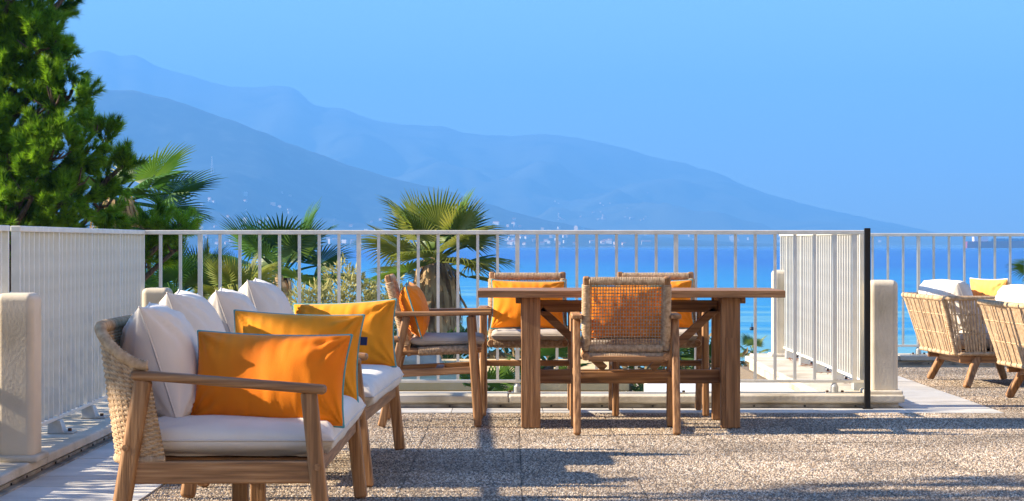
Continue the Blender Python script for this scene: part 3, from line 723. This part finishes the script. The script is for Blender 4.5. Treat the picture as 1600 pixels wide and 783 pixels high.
# ------------------------------------------------------------------ dining table
tb = thing('dining_table', 'rectangular teak dining table with heavy square legs', 'table', (.648, 12.88, .006))
TL, TW = 1.67, .78
nb = 5
for i in range(nb):
    y0 = -TW / 2 + TW * i / nb; MB().b2(-TL / 2, TL / 2, y0 + .001, y0 + TW / nb - .001, .711, .750).build('top_board', TX, tb, bevel=.003)
for sx in (-1, 1):
    xc = sx * .545
    for yy in (-.285, .285):
        lg = MB().box((xc, yy, .355), (.104, .062, .710)).build('leg', TZ, tb, bevel=.004)
        MB().box((xc + .004 * sx, yy - .0335, .245 if sx > 0 else .20), (.062, .005, .49 if sx > 0 else .40)).build('leg_lamination', TZ, lg, bevel=.001) if yy < 0 and sx > 0 else None
    MB().box((xc, 0, .668), (.085, .506, .085)).build('top_crossbar', TY, tb, bevel=.004); MB().box((xc + sx * .068, 0, .694), (.030, .60, .033)).build('edge_batten', TY, tb, bevel=.004)
    MB().box((xc, 0, .262), (.072, .508, .074)).build('foot_crossbar', TY, tb, bevel=.004)
    MB().beam((sx * .49, 0, .64), (sx * .13, 0, .305), .05, .045, side=(0, 1, 0)).build('brace', TX, tb, bevel=.004)
MB().box((0, 0, .262), (1.018, .05, .078)).build('stretcher', TX, tb, bevel=.004)
MB().box((0, 0, .655), (1.0, .05, .066)).build('top_beam', TX, tb, bevel=.004)

# ------------------------------------------------------------------ rope lounge chairs
def make_lounge(label, loc, rz):
    t = thing('lounge_chair', label, 'lounge chair', loc, rz)
    for sx in (-1, 1):
        MB().beam((sx * .52, -.27, 0), (sx * .44, -.17, .215), .052, .052, taper=1.15).build('leg', WZ, t, bevel=.016, seg=3)
        MB().beam((sx * .50, .29, 0), (sx * .44, .20, .215), .052, .052, taper=1.15).build('leg', WZ, t, bevel=.016, seg=3)
        MB().beam((sx * .435, -.30, .20), (sx * .435, .36, .20), .04, .06).build('side_beam', WY, t, bevel=.006)
    MB().box((0, -.20, .185), (.86, .045, .062)).build('back_beam', WX, t, bevel=.006)
    MB().box((0, .22, .185), (.86, .045, .062)).build('front_beam', WX, t, bevel=.006)
    MB().b2(-.46, .46, -.33, .40, .232, .252).build('seat_base', WX, t, bevel=.004)
    bot = [(.47, .40), (.485, .0), (.485, -.30), (.44, -.355), (-.44, -.355), (-.485, -.30), (-.485, 0), (-.47, .40)]
    top = [(.53, .46), (.56, .0), (.565, -.40), (.50, -.47), (-.50, -.47), (-.565, -.40), (-.56, 0), (-.53, .46)]
    def samp(pl, n, zf):
        v = [Vector((x, y, 0)) for x, y in pl]; cum = [0]
        for a_, b_ in zip(v, v[1:]): cum.append(cum[-1] + (b_ - a_).length)
        out = []
        for i in range(n):
            s_ = cum[-1] * i / (n - 1); j = 0
            while j < len(v) - 2 and cum[j + 1] < s_: j += 1
            p = v[j].lerp(v[j + 1], (s_ - cum[j]) / (cum[j + 1] - cum[j])); p.z = zf(i / (n - 1)); out.append(p)
        return out
    ztop = lambda k: .625 - .06 * max(0, abs(k - .5) * 2 - .62) / .38
    NS = 126
    B = samp(bot, NS, lambda k: .235); TT = samp(top, NS, ztop)
    wm = MB()
    for i in range(NS):
        p, q = B[i], TT[i]; d = (q - p).normalized(); tang = (B[min(i + 1, NS - 1)] - B[max(i - 1, 0)]).normalized()
        if i % 9 == 8: continue
        wm.beam(p, q, .0135, .007, side=tang, taper=1.12)
    tag(wm.build('rope_strands', ROPE_L, t, smooth=False), kind='stuff')
    for k in (.36, .70):
        MB().tube([B[i].lerp(TT[i], k) * 1.004 for i in range(NS)], .005, 5).build('tie_cord', ROPE_L, t, smooth=True)
    wrap_path(TT, .017, pitch=.016).build('rim', ROPE_L, t, smooth=True)
    wrap_path(B, .014, pitch=.016).build('lower_rim', ROPE_L, t, smooth=True)
    for j in (2.5, 4.5):
        pass
    for sx in (-1, 1):
        wrap((sx * .468, -.335, .235), (sx * .54, -.442, .622), .016, pitch=.014).build('corner_post', ROPE_L, t, smooth=True)
        wrap((sx * .47, .40, .235), (sx * .53, .46, .565), .015, pitch=.014).build('front_post', ROPE_L, t, smooth=True)
    return t
LC = [((3.395, 16.565, .004), -86.1, 'rope lounge chair nearer the sea railing, seen from behind'),
      ((3.545, 14.545, .004), -86.1, 'rope lounge chair cut by the right picture edge')]
lc0 = None
for i, (loc, rz, lb) in enumerate(LC):
    if lc0 is None: lc0 = make_lounge(lb, loc, R(rz)); lc0['group'] = 'rope lounge chairs'
    else: dup(lc0, loc, R(rz), lb)
    Mx = Matrix.Translation(loc) @ Matrix.Rotation(R(rz), 4, 'Z')
    wh = ('of the lounge chair nearer the sea railing', 'of the lounge chair at the right picture edge')[i]
    cushion('seat_cushion', 'white seat cushion ' + wh, 'cushion', (.88, .72, .16), Mx @ Matrix.Translation((0, .04, .256)), WHITE, PIPW, 'lounge chair cushions', flat=True, a=9, b=.4, pinch=.015, wr=.006, seed=40 + i, nu=30, nv=30, pr=.004)
    M2 = Mx @ Matrix.Translation((0, -.185, .40)) @ Matrix.Rotation(R(22), 4, 'X')
    cushion('back_cushion', 'white back cushion ' + wh, 'cushion', (.96, .355, .24), M2, WHITE, PIPW, 'lounge chair cushions', a=4, b=.4, pinch=.02, wr=.016, seed=44 + i, pr=.003)
    if i == 0:
        M3 = Mx @ Matrix.Translation((.12, .06, .435)) @ Matrix.Rotation(R(28), 4, 'Z') @ Matrix.Rotation(R(14), 4, 'X')
        cushion('throw_pillow', 'pale amber pillow standing in the rope lounge chair by the sea', 'pillow', (.38, .33, .15), M3, PEACH, PIPW, 'orange pillows', a=2.3, b=.45, pinch=.06, wr=.012, seed=50)

# ------------------------------------------------------------------ vegetation
def leafcloud(lumps, n, ls, asp=.45, seed=0, up=.3, shell=.55):
    """many small leaf faces through ellipsoid lumps (centre, radii)"""
    g = np.random.default_rng(seed); co = []
    vol = np.array([l[1][0] * l[1][1] * l[1][2] for l in lumps]) ** .67; cnt = (vol / vol.sum() * n).astype(int) + 1
    pts = []; nrm = []
    for (c, r), k in zip(lumps, cnt):
        d = g.normal(size=(k, 3)); d /= np.linalg.norm(d, axis=1)[:, None]
        rad = shell + (1.08 - shell) * g.random((k, 1)) ** .6
        bump_ = 1 + .22 * np.sin(d[:, :1] * 7 + seed) * np.cos(d[:, 2:] * 6 + seed * 2)
        pts.append(np.array(c) + d * rad * np.array(r) * bump_); nrm.append(d)
    pts = np.concatenate(pts); nrm = np.concatenate(nrm); k = len(pts)
    a = nrm + g.normal(size=(k, 3)) * .7 + np.array([0, 0, up]); a /= np.linalg.norm(a, axis=1)[:, None]
    b = np.cross(a, g.normal(size=(k, 3))); b /= np.linalg.norm(b, axis=1)[:, None] + 1e-9
    s = ls * g.uniform(.6, 1.4, (k, 1))
    v = np.stack([pts, pts + a * s * .5 + b * s * asp * .5, pts + a * s, pts + a * s * .5 - b * s * asp * .5], 1)
    return v.reshape(-1, 3), np.arange(k * 4).reshape(-1, 4)
def bush(name, label, cat, base, lumps, n, ls, mt, asp=.45, seed=0, group=None, stem=.05):
    base = Vector(base)
    t = thing(name, label, cat, base, group=group)
    L = [(tuple(Vector(c) - base), r) for c, r in lumps]
    co, f = leafcloud(L, n, ls, asp, seed); np_mesh('foliage', co, f, mt, t)
    m = MB()
    for c, r in L:
        c = Vector(c); m.tube([(c.x * .1, c.y * .1, -.1), (c.x * .5, c.y * .5, c.z * .5), tuple(c)], [stem, stem * .7, stem * .3], 6)
    m.build('stems', BARK, t, smooth=True)
    return t

def fan_leaf_mesh(name, Pl, Rl, mt, nseg=32, spread=235, droop=.25, fold=.25, split=.5, seed=0, pd=.12):
    g = random.Random(seed); m = MB()
    pts = [(Pl * k / 6, 0, -pd * (k / 6) ** 2) for k in range(7)]; m.tube(pts, [.024 - .010 * k / 6 for k in range(7)], 5)
    ox, oz = Pl, -pd
    da = R(spread) / nseg
    for i in range(nseg):
        th = -R(spread) / 2 + da * (i + .5); L = Rl * (.72 + .28 * math.cos(th * .62)) * g.uniform(.92, 1.05)
        d = Vector((math.cos(th), math.sin(th), 0)); sd_ = Vector((-d.y, d.x, 0)); dz = 1.0 * fold * abs(math.sin(th)) * .5
        vs = []; tw = g.uniform(-.05, .05)
        for k in (.04, .3, split, .76, 1.0):
            r_ = L * k
            hw = math.tan(da / 2) * r_ * 1.02 if k <= split else math.tan(da / 2) * split * L * (1.02 * (1 - ((k - split) / (1 - split)) ** 1.3))
            z = -droop * L * k ** 2.6 + dz * r_
            c = Vector((ox, 0, oz)) + d * r_ * (1 - .10 * k * k) + Vector((0, 0, z)) + sd_ * tw * L * max(0, k - split)
            f_ = hw * .55 if k < 1 else 0
            vs += [c - sd_ * hw - Vector((0, 0, f_ * .5)), c + Vector((0, 0, f_ * .5)), c + sd_ * hw - Vector((0, 0, f_ * .5))]
        fs = []
        for q in range(4):
            for e in (0, 1): fs.append((q * 3 + e, q * 3 + e + 1, (q + 1) * 3 + e + 1, (q + 1) * 3 + e))
        m.add(vs, fs)
    me = bpy.data.meshes.new(name); me.from_pydata(m.v, [], m.f); me.materials.append(mt); me.validate(clean_customdata=False)
    return me
def put_leaf(me, parent, loc, az, el, roll=0, sc=1.0, name='leaf'):
    o = bpy.data.objects.new(name, me); C.objects.link(o); o.parent = parent; o.location = loc
    o.rotation_euler = (Matrix.Rotation(R(az), 3, 'Z') @ Matrix.Rotation(R(-el), 3, 'Y') @ Matrix.Rotation(R(roll), 3, 'X')).to_euler(); o.scale = (sc, sc, sc)
    return o
def fan_palm(label, base, top, r0, r1, leaves, meshes, group='fan palms', skirt=None, dead=None, bend=(0, 0)):
    base, top = Vector(base), Vector(top); t = thing('fan_palm', label, 'palm tree', base, group=group); H = top - base
    m = MB(); n = 22; pts = []; rad = []
    for k in range(n):
        q = k / (n - 1); p = H * q + Vector((bend[0], bend[1], 0)) * math.sin(math.pi * q); pts.append(p); rad.append((r0 + (r1 - r0) * q) * (1.0 + (.07 if k % 2 else -.05)))
    m.tube(pts, rad, 12); m.build('trunk', PALMBARK, t, smooth=True)
    for (az, el, roll, sc, k) in leaves: put_leaf(meshes[k], t, H, az, el, roll, sc)
    if skirt:
        (ln, rmax, cnt, sd_) = skirt; g = random.Random(sd_); m = MB()
        for i in range(cnt):
            a = g.uniform(0, 6.283); z0 = H.z - g.uniform(-.15, ln * .62); l_ = g.uniform(.35, .6) * ln; q0 = r1 * .9; q1 = rmax * g.uniform(.5, 1.0)
            d = Vector((math.cos(a), math.sin(a), 0)); s2 = Vector((-d.y, d.x, 0)); w0 = g.uniform(.012, .035)
            off = Vector((H.x, H.y, 0))
            c = [off + d * q0 + Vector((0, 0, z0)), off + d * (q0 + (q1 - q0) * .8) + Vector((0, 0, z0 - l_ * .30)), off + d * q1 + Vector((0, 0, z0 - l_ * .7)), off + d * (q1 * g.uniform(.8, 1.0)) + s2 * g.uniform(-.06, .06) + Vector((0, 0, z0 - l_))]
            vs = []
            for k, p in enumerate(c):
                ww = w0 * (.5, 1.2, 1.0, .15)[k]; vs += [p - s2 * ww, p + s2 * ww]
            m.add(vs, ((0, 1, 3, 2), (2, 3, 5, 4), (4, 5, 7, 6)))
        tag(m.build('dead_leaf_skirt', DEADLEAF, t), kind='stuff')
    if dead:
        for (az, el, roll, sc, k) in dead: put_leaf(meshes[k], t, H - Vector((0, 0, .15)), az, el, roll, sc, 'dead_leaf')
    return t
LM = {'g1': fan_leaf_mesh('fan_leaf', .55, .72, PALMG, seed=1, droop=.12), 'g2': fan_leaf_mesh('fan_leaf', .6, .72, PALMG, seed=2, droop=.30, spread=210),
      'y1': fan_leaf_mesh('fan_leaf', .5, .70, PALMY, seed=3, droop=.08, spread=190), 'y2': fan_leaf_mesh('fan_leaf', .55, .72, PALMY, seed=4, droop=.35, spread=215),
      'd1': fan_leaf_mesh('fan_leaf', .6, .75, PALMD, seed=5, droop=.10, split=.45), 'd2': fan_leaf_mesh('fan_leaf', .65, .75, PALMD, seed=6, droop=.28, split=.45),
      'x': fan_leaf_mesh('dead_fan_leaf', .75, .5, DEADLEAF, seed=7, droop=.9, spread=130, fold=.1, split=.35, pd=.35),
      's': fan_leaf_mesh('fan_leaf', .22, .36, PALMG, seed=8, droop=.1, nseg=22, spread=200)}
def rosette(n, seed, e0, e1, kinds, jit=12, sc=1.0):
    g = random.Random(seed); out = []
    for i in range(n):
        el = e0 + (e1 - e0) * i / max(1, n - 1) + g.uniform(-jit, jit)
        out.append((i * 137.5 + g.uniform(-15, 15), el, g.uniform(-25, 25), sc * g.uniform(.85, 1.1), g.choice(kinds)))
    return out
# centre palm
tp = P(680, 412, 34)
fan_palm('fan palm with a shaggy brown skirt behind the left dining chair', (tp.x, 34, ground_z(tp.x, 34) - .2), tp, .26, .17, rosette(22, 3, 78, -12, ['g1', 'y1', 'y2', 'y1'], sc=1.08), LM,
         skirt=(1.9, .42, 900, 4), dead=[(10, -28, 0, 1.15, 'x'), (200, -60, 0, .9, 'x'), (300, -70, 0, .8, 'x'), (80, -75, 0, .9, 'x'), (260, -60, 0, .9, 'x')])
# left-of-centre dark palm
tp = P(440, 434, 38)
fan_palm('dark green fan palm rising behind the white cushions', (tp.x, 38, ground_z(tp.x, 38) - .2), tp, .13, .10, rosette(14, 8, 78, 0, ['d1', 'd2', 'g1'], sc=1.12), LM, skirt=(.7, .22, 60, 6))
# palm behind the pine
tp = P(186, 318, 27)
fan_palm('fan palm leaning out from the pine over the left railing', (tp.x - .2, 27, ground_z(tp.x, 27) - .2), tp, .22, .17,
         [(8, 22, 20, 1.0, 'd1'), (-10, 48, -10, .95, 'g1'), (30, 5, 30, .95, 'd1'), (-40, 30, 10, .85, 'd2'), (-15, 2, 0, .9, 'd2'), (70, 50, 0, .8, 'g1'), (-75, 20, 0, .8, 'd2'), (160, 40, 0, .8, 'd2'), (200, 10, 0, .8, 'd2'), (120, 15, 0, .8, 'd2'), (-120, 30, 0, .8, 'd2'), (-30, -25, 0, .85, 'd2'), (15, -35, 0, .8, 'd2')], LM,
         skirt=(2.2, .42, 380, 9), bend=(-.1, 0))
# low fan palms
for k, (px, py, d, n, sc, kinds, lb) in enumerate([(318, 468, 27, 13, .62, ['g1', 'y1', 'g2'], 'low bushy fan palm behind the corner of the railing'), (372, 476, 25, 10, .58, ['y1', 'y2', 'g1'], 'yellow-green low fan palm left of the dark palm'),
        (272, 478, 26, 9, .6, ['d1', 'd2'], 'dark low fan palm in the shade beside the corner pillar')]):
    tp = P(px, py, d); fan_palm(lb, (tp.x, d, ground_z(tp.x, d) - .2), tp, .16, .13, rosette(n, 20 + k, 85, 15, kinds, sc=sc), LM, group='low fan palms', skirt=(1.0, .25, 50, 30 + k))
for k, (px, py, d, n, sc, kk, lb) in enumerate([(760, 618, 18.5, 10, .78, ['s'], 'small fan palm below the railing behind the far left dining chair'), (855, 572, 22, 9, .9, ['s'], 'small fan palm seen between the table leg and the brace'),
        (1100, 565, 23, 8, .9, ['s'], 'small fan palm seen under the right end of the table')]):
    tp = P(px, py, d); fan_palm(lb, (tp.x, d, ground_z(tp.x, d) - .2), tp, .07, .06, rosette(n, 40 + k, 75, 5, kk, sc=sc), LM, group='small fan palms')
tp = P(1168, 556, 118)
fan_palm('tiny young palm on the beach right of the table leg', (tp.x - .2, 118, ground_z(tp.x, 118) - .2), P(1176, 552, 118), .12, .10, rosette(11, 55, 75, -15, ['y2', 'g2'], sc=.95), LM, group='beach palms', skirt=(1.2, .5, 90, 12))
tp = P(1645, 434, 24)
fan_palm('palm whose leaf tips reach in at the right picture edge', (tp.x, 24, ground_z(tp.x, 24) - .2), tp, .12, .10, rosette(9, 61, 70, 0, ['g1', 'g2'], sc=.45), LM)

# tamarisk bushes and shrubs
tam = [((475, 478, 33), [(475, 470, 26), (495, 458, 20)]), ((540, 478, 35), [(535, 452, 34), (560, 462, 30), (515, 470, 24)]), ((605, 480, 36), [(600, 455, 30), (622, 470, 28), (580, 480, 26)])]
for k, ((px, py, d), ls) in enumerate(tam):
    L = []
    for (x, y, r_) in ls:
        c = P(x, y + 22, d); rr = r_ / F * d; L.append((tuple(c), (rr * 1.1, rr * 1.1, rr * 1.7)))
    b = P(px, py, d); b.z = ground_z(b.x, d) - .1
    L.append(((b.x, d, b.z + 2.0), (.7, .6, 1.8)))
    bush('tamarisk_bush', ('feathery tamarisk bush right of the dark palm', 'middle feathery tamarisk bush behind the amber pillow', 'feathery tamarisk bush behind the side-on chair')[k], 'bush', b, L, 9000, .085, TAMAR, .28, 60 + k, 'tamarisk bushes')
for k, (px, py, d, rx, rz, mt, lb) in enumerate([(640, 566, 27, 1.0, .35, SHRUB, 'dark shrub behind the low beige building'), (740, 560, 28, 1.1, .3, SHRUB, 'dark shrub under the skirted palm'), (880, 572, 26, .8, .35, DRY, 'dry brown shrub behind the near chair'),
        (985, 575, 27, .9, .35, SHRUB, 'green shrub seen under the table'), (1075, 580, 28, .7, .4, DRY, 'dry brown shrub near the right table leg'), (1150, 606, 30, .5, .3, DRY, 'low dry shrub right of the table leg')]):
    c = P(px, py, d); b = Vector((c.x, d, ground_z(c.x, d))); bush('garden_shrub', lb, 'shrub', b, [(tuple(c), (rx, .8, rz)), ((c.x, d, (c.z + b.z) / 2), (rx * .8, .7, (c.z - b.z) / 2))], 3500, .10, mt, .5, 80 + k, 'garden shrubs')
for k, (px, py, d, r_, lb) in enumerate([(664, 566, 22.6, .05, 'pale boulder on the roof of the low building')]):
    c = P(px, py, d)
    bm = bmesh.new(); bmesh.ops.create_icosphere(bm, subdivisions=3, radius=.16)
    for v in bm.verts: v.co *= 1 + .25 * noise.noise(v.co * 9 + Vector((k, 0, 0)))
    me = bpy.data.meshes.new('boulder'); bm.to_mesh(me); bm.free(); o = mkobj('boulder', me, STONE, smooth=True); o.location = (c.x, d, -.28 + .10); o.scale = (1.3, 1, .8); tag(o, lb, 'boulder')

# pine trees
def pine(label, base, lumps, seed, dens, trunk_top, nl=.10, group='pine trees'):
    g = np.random.default_rng(seed); base = Vector(base); t = thing('pine_tree', label, 'pine tree', base, group=group)
    tips, dirs = [], []
    for (c, r) in lumps:
        c = Vector(c) - base; n = max(3, int(dens * r * r / 7))
        d = g.normal(size=(n, 3)); d[:, 2] += .25; d /= np.linalg.norm(d, axis=1)[:, None]
        q = g.uniform(.6, 1.0, (n, 1)); ctr = np.array(c) + d * q * r
        for k in range(7):          # a spray of upright shoots at each branch end
            dd = d * .75 + np.array([0, 0, .65]) + g.normal(size=(n, 3)) * .38; dd /= np.linalg.norm(dd, axis=1)[:, None]
            tips.append(ctr + dd * g.uniform(.08, .24, (n, 1)) + g.normal(size=(n, 3)) * .03); dirs.append(dd)
    tips = np.concatenate(tips); dirs = np.concatenate(dirs); n = len(tips); K = 130
    s = g.uniform(0, 1, (n, K, 1)); start = tips[:, None, :] - dirs[:, None, :] * (.02 + (1 - s) * .10)
    rv = g.normal(size=(n, K, 3)); rv -= (rv * dirs[:, None, :]).sum(-1, keepdims=True) * dirs[:, None, :]; rv /= np.linalg.norm(rv, axis=-1, keepdims=True)
    th_ = np.radians(g.uniform(4, 62, (n, K, 1))); nd = dirs[:, None, :] * np.cos(th_) + rv * np.sin(th_)
    ln = nl * g.uniform(.7, 1.15, (n, K, 1)); sd_ = np.cross(nd, g.normal(size=(n, K, 3))); sd_ /= np.linalg.norm(sd_, axis=-1, keepdims=True) + 1e-9
    wv = .0042
    v = np.stack([start - sd_ * wv, start + sd_ * wv, start + nd * ln], 2).reshape(-1, 3)
    cr_ = np_mesh('crown', v, np.arange(len(v)).reshape(-1, 3), NEEDLE, t)
    at_ = cr_.data.attributes.new('tone', 'FLOAT', 'POINT'); at_.data.foreach_set('value', np.repeat(np.clip(g.normal(.62, .22, n)[:, None] + g.normal(0, .1, (n, K)), 0, 1).ravel(), 3).reshape(-1, 3).__add__(np.array([-.12, -.12, .2])).ravel().astype(np.float32))
    m = MB(); tt = Vector(trunk_top) - base; pts = [tt * (k / 10) + Vector((.12 * math.sin(k), .1 * math.cos(k * 1.3), 0)) for k in range(11)]
    m.tube(pts, [.26 * (1 - .8 * k / 10) for k in range(11)], 10); m.build('trunk', BARK, t, smooth=True)
    lm = MB()
    for i, (c, r) in enumerate(lumps):
        c = Vector(c) - base; z0 = max(.5, c.z - .9 * (Vector((c.x, c.y)) - Vector((tt.x, tt.y)) * .6).length - .3); a = tt * min(1, z0 / tt.z)
        lm.tube([a, a.lerp(c, .5) + Vector((0, 0, .12)), c], [.07, .045, .02], 6)
        for _ in range(5):
            d = Vector(g.normal(size=3)); d.z = abs(d.z) * .5; d.normalize(); lm.tube([c, c + d * r * .5, c + d * r * .85 + Vector((0, 0, .05))], [.018, .012, .006], 5)
    lm.build('limbs', BARK, t, smooth=True)
    return t
def plump(l, d0): return [(tuple(P(x, y, d0 + dd)), r_ / F * d0) for (x, y, r_, dd) in l]
pl = plump([(15, 5, 60, 0), (70, 22, 26, .2), (118, -25, 22, .1), (62, 78, 42, -.1), (95, 95, 22, .1), (108, 152, 18, 0), (85, 165, 38, -.2), (25, 110, 60, .2), (40, 190, 62, 0), (95, 205, 22, .2), (75, 250, 44, -.2), (128, 240, 18, .1),
            (148, 208, 9, .3), (164, 225, 10, .4), (188, 262, 12, .4), (120, 290, 36, 0), (50, 310, 58, -.2), (15, 260, 58, .2), (5, 340, 50, .1), (100, 335, 40, .1), (155, 325, 30, .4), (160, 285, 24, .5),
            (238, 352, 12, .6), (276, 358, 9, .6), (245, 382, 20, .7), (272, 392, 14, .7), (225, 405, 24, .8), (170, 385, 40, .6),
            (-50, 60, 90, .3), (-60, 200, 100, .2), (-60, 330, 100, .3), (-40, -80, 90, .2), (50, -70, 60, .2), (50, 390, 55, .3)], 22)
b = P(-60, 378, 22.6); pine('tall pine tree with bright needle tufts at the left edge', (b.x, 22.6, ground_z(b.x, 22.6) - .2), pl, 5, 1120, (b.x + .1, 22.5, 6.0))
# the tree standing left of the camera whose crown shades the foreground paving
b = Vector((-7.2, 7.6, -4.6))
pine('pine tree outside the left picture edge shading the foreground paving', b, [((-7.2, 7.3, 4.9), 1.1), ((-6.7, 8.5, 4.5), .8), ((-7.0, 9.15, 4.15), .55), ((-7.3, 8.3, 5.6), 1.0), ((-7.4, 6.4, 4.6), 1.0), ((-6.4, 7.6, 4.3), .7), ((-6.6, 9.3, 4.75), .4), ((-7.2, 6.8, 6.2), 1.0)], 15, 330, (-7.2, 7.6, 6.2), nl=.12)
# unseen hedge added outside the left railing to shade the border tiles
hl = [((-3.55, 7.9 + .42 * i, .40 + .05 * math.sin(i * 2.1)), (.36, .34, .62)) for i in range(15)]
bush('shade_hedge', 'low hedge out of view, added to shade the tile strip by the left railing', 'hedge', (-3.55, 11.8, -4.4), hl + [((-3.55, 8.4 + .95 * i, -1.6), (.4, .7, 2.4)) for i in range(6)], 20000, .09, SHRUB, .6, 91)

# ------------------------------------------------------------------ far town, mast, boats
def house_mesh(w_, d_, h_, roof):
    m = MB(); m.b2(-w_ / 2, w_ / 2, -d_ / 2, d_ / 2, -4, h_)
    me = bpy.data.meshes.new('house')
    nf = len(m.f)
    if roof:
        n = len(m.v); o = .5; m.v += [(-w_ / 2 - o, -d_ / 2 - o, h_), (w_ / 2 + o, -d_ / 2 - o, h_), (w_ / 2 + o, d_ / 2 + o, h_), (-w_ / 2 - o, d_ / 2 + o, h_), (-w_ / 2 - o, 0, h_ + roof), (w_ / 2 + o, 0, h_ + roof)]
        m.f += [(n, n + 1, n + 5, n + 4), (n + 2, n + 3, n + 4, n + 5), (n + 1, n + 2, n + 5), (n + 3, n, n + 4), (n + 3, n + 2, n + 1, n)]
    # rows of window openings standing back in dark reveals
    me.from_pydata(m.v, [], m.f); me.materials.append(HOUSEW); me.materials.append(ROOFT)
    for p in me.polygons:
        if p.index >= nf: p.material_index = 1
    return me
HM = [house_mesh(11, 10, 6, 2.2), house_mesh(14, 10, 7, 2.4), house_mesh(10, 9, 9, 0), house_mesh(22, 12, 13, 0), house_mesh(16, 12, 17, 0), house_mesh(30, 12, 10, 2.5)]
HMC = []
for q in HM:
    k = q.copy(); k.materials[0] = HOUSEC; HMC.append(k)
g = random.Random(31)
def houses(n, land, xr, yr, label, group, big=0.2, sc=1.0):
    for i in range(n):
        px = g.uniform(*xr); py = yr[1] - (yr[1] - yr[0]) * g.random() ** 2.3; px += 12 * math.sin(px * .09)
        # march along the view ray until it meets the slope
        d = land.DC + 15
        while d < land.DR and land.z((px - 800) / F * d, d) < EYE + (378 - py) / F * d: d += 12
        if d >= land.DR: continue
        x = (px - 800) / F * d; z = land.z(x, d)
        k = g.choice((3, 4, 5)) if g.random() < big else g.choice((0, 1, 2))
        o = bpy.data.objects.new('house', (HM if g.random() < .7 else HMC)[k]); C.objects.link(o); o.location = (x, d, z); o.rotation_euler = (0, 0, g.uniform(-.6, .6)); o.scale = (sc,) * 3
        tag(o, label, 'house', group)
houses(95, NEAR, (280, 450), (303, 382), 'pale house of the far town on the hill foot left of the palms', 'town houses on the left hill foot', .12, .52)
houses(85, NEAR, (440, 790), (340, 382), 'pale house of the far town along the shore behind the palms', 'town houses along the shore', .25, .55)
houses(70, NEAR, (780, 1010), (342, 383), 'small pale house of the far town above the railing centre', 'town houses behind the railing centre', .12, .7)
houses(32, FAR, (850, 1010), (300, 345), 'tiny pale house of the hazy village on the far mountain slope', 'houses of the hazy village', .05, .5)
houses(34, FAR, (1000, 1420), (366, 380), 'tiny pale house on the distant right shore', 'houses on the distant right shore', .2, .9)
d = 5600; x = (331 - 800) / F * d; z = NEAR.z(x, d); ms = thing('radio_mast', 'thin lattice mast on the near hillside', 'mast', (x, d, z))
for a_ in range(3):
    c_, s_ = math.cos(a_ * 2.094), math.sin(a_ * 2.094); MB().tube([(4 * c_, 4 * s_, -3), (.5 * c_, .5 * s_, 42)], .5, 5).build('mast_leg', HOUSEW, ms)
for k in range(6):
    r_ = 4 - 3.5 * k / 6; MB().tube([(r_ * math.cos(q * 2.094), r_ * math.sin(q * 2.094), 3 + 6.5 * k) for q in range(3)], .3, 4, closed=True).build('brace', HOUSEW, ms)
def boat(label, px, py, L, hull, top, cat='boat', rz=0):
    d = F * (EYE - SEA) / (py - 378); x = (px - 800) / F * d
    t = thing('motor_boat' if cat == 'boat' else 'cargo_ship', label, cat, (x, d, SEA), rz)
    W_ = L * .16 if L > 20 else L * .3; h = L * .075 if L > 20 else L * .14; m = MB(); secs = []
    n = 12
    for i in range(n + 1):
        k = i / n; xx = -L / 2 + L * k; ww = W_ / 2 * (1 - max(0, (k - .65) / .35) ** 2) * (.85 + .15 * min(1, k * 8)); sh = h * (1 + .25 * k ** 3)
        secs.append([(xx, -ww, sh), (xx, -ww * .8, -.6), (xx, ww * .8, -.6), (xx, ww, sh)])
    vs = [p for s_ in secs for p in s_]; fs = []
    for i in range(n):
        for q in range(4): fs.append((i * 4 + q, i * 4 + (q + 1) % 4, (i + 1) * 4 + (q + 1) % 4, (i + 1) * 4 + q))
    fs += [(3, 2, 1, 0), tuple(n * 4 + q for q in range(4))]; m.add(vs, fs); m.build('hull', hull, t)
    MB().b2(-L * .42, -L * .26, -W_ * .4, W_ * .4, h, h * 1.7).build('cabin', top, t, bevel=.05)
    if L > 20:
        for q in range(4): MB().b2(-L * .2 + q * L * .15, -L * .07 + q * L * .15, -W_ * .4, W_ * .4, h, h * 1.45).build('container_stack', HULLB, t)
        MB().b2(-L * .36, -L * .32, -W_ * .1, W_ * .1, h * 1.7, h * 2.2).build('funnel', hull, t)
    else:
        MB().b2(-L * .25, -L * .23, -W_ * .35, W_ * .35, h * 1.6, h * 2.3).build('windscreen', DARK, t)
    return t
boat('long hazy red and blue cargo ship near the right picture edge', 1578, 387.5, 130, HULLR, HULLW, 'ship')
boat('tiny white motor boat between the two palms, left one', 593, 392, 5.5, HULLW, HULLW, rz=.4)
boat('tiny white motor boat between the two palms, right one', 607, 391, 5.0, HULLW, HULLW, rz=-.3)
d = F * (EYE - SEA) / (516 - 378); bu = thing('marker_buoy', 'small dark buoy on the water right of the table leg', 'buoy', ((1175 - 800) / F * d, d, SEA))
MB().tube([(0, 0, -.2), (0, 0, .1), (0, 0, .3), (0, 0, .34)], [.12, .26, .22, .05], 12).build('float', BLACK, bu, smooth=True); MB().tube([(0, 0, .3), (0, 0, .75)], [.05, .03], 8).build('stem', BLACK, bu)

# ------------------------------------------------------------------ haze
hz = bpy.data.materials.new('haze_air'); hz.use_nodes = True; t = hz.node_tree; t.nodes.remove(t.nodes['Principled BSDF'])
pv_ = nn(t, 'ShaderNodeVolumePrincipled'); pv_.inputs['Color'].default_value = (0.145, 0.440, 1.0, 1); pv_.inputs['Density'].default_value = 0.00024
pv_.inputs['Anisotropy'].default_value = 0.0
t.links.new(pv_.outputs[0], t.nodes['Material Output'].inputs['Volume'])
mb = MB(); mb.b2(-5400, 5400, -300, 13500, -16.0, 960)
hb = mb.build('haze', hz); tag(hb, kind='stuff')
try: hz.cycles.homogeneous_volume = True
except Exception: pass
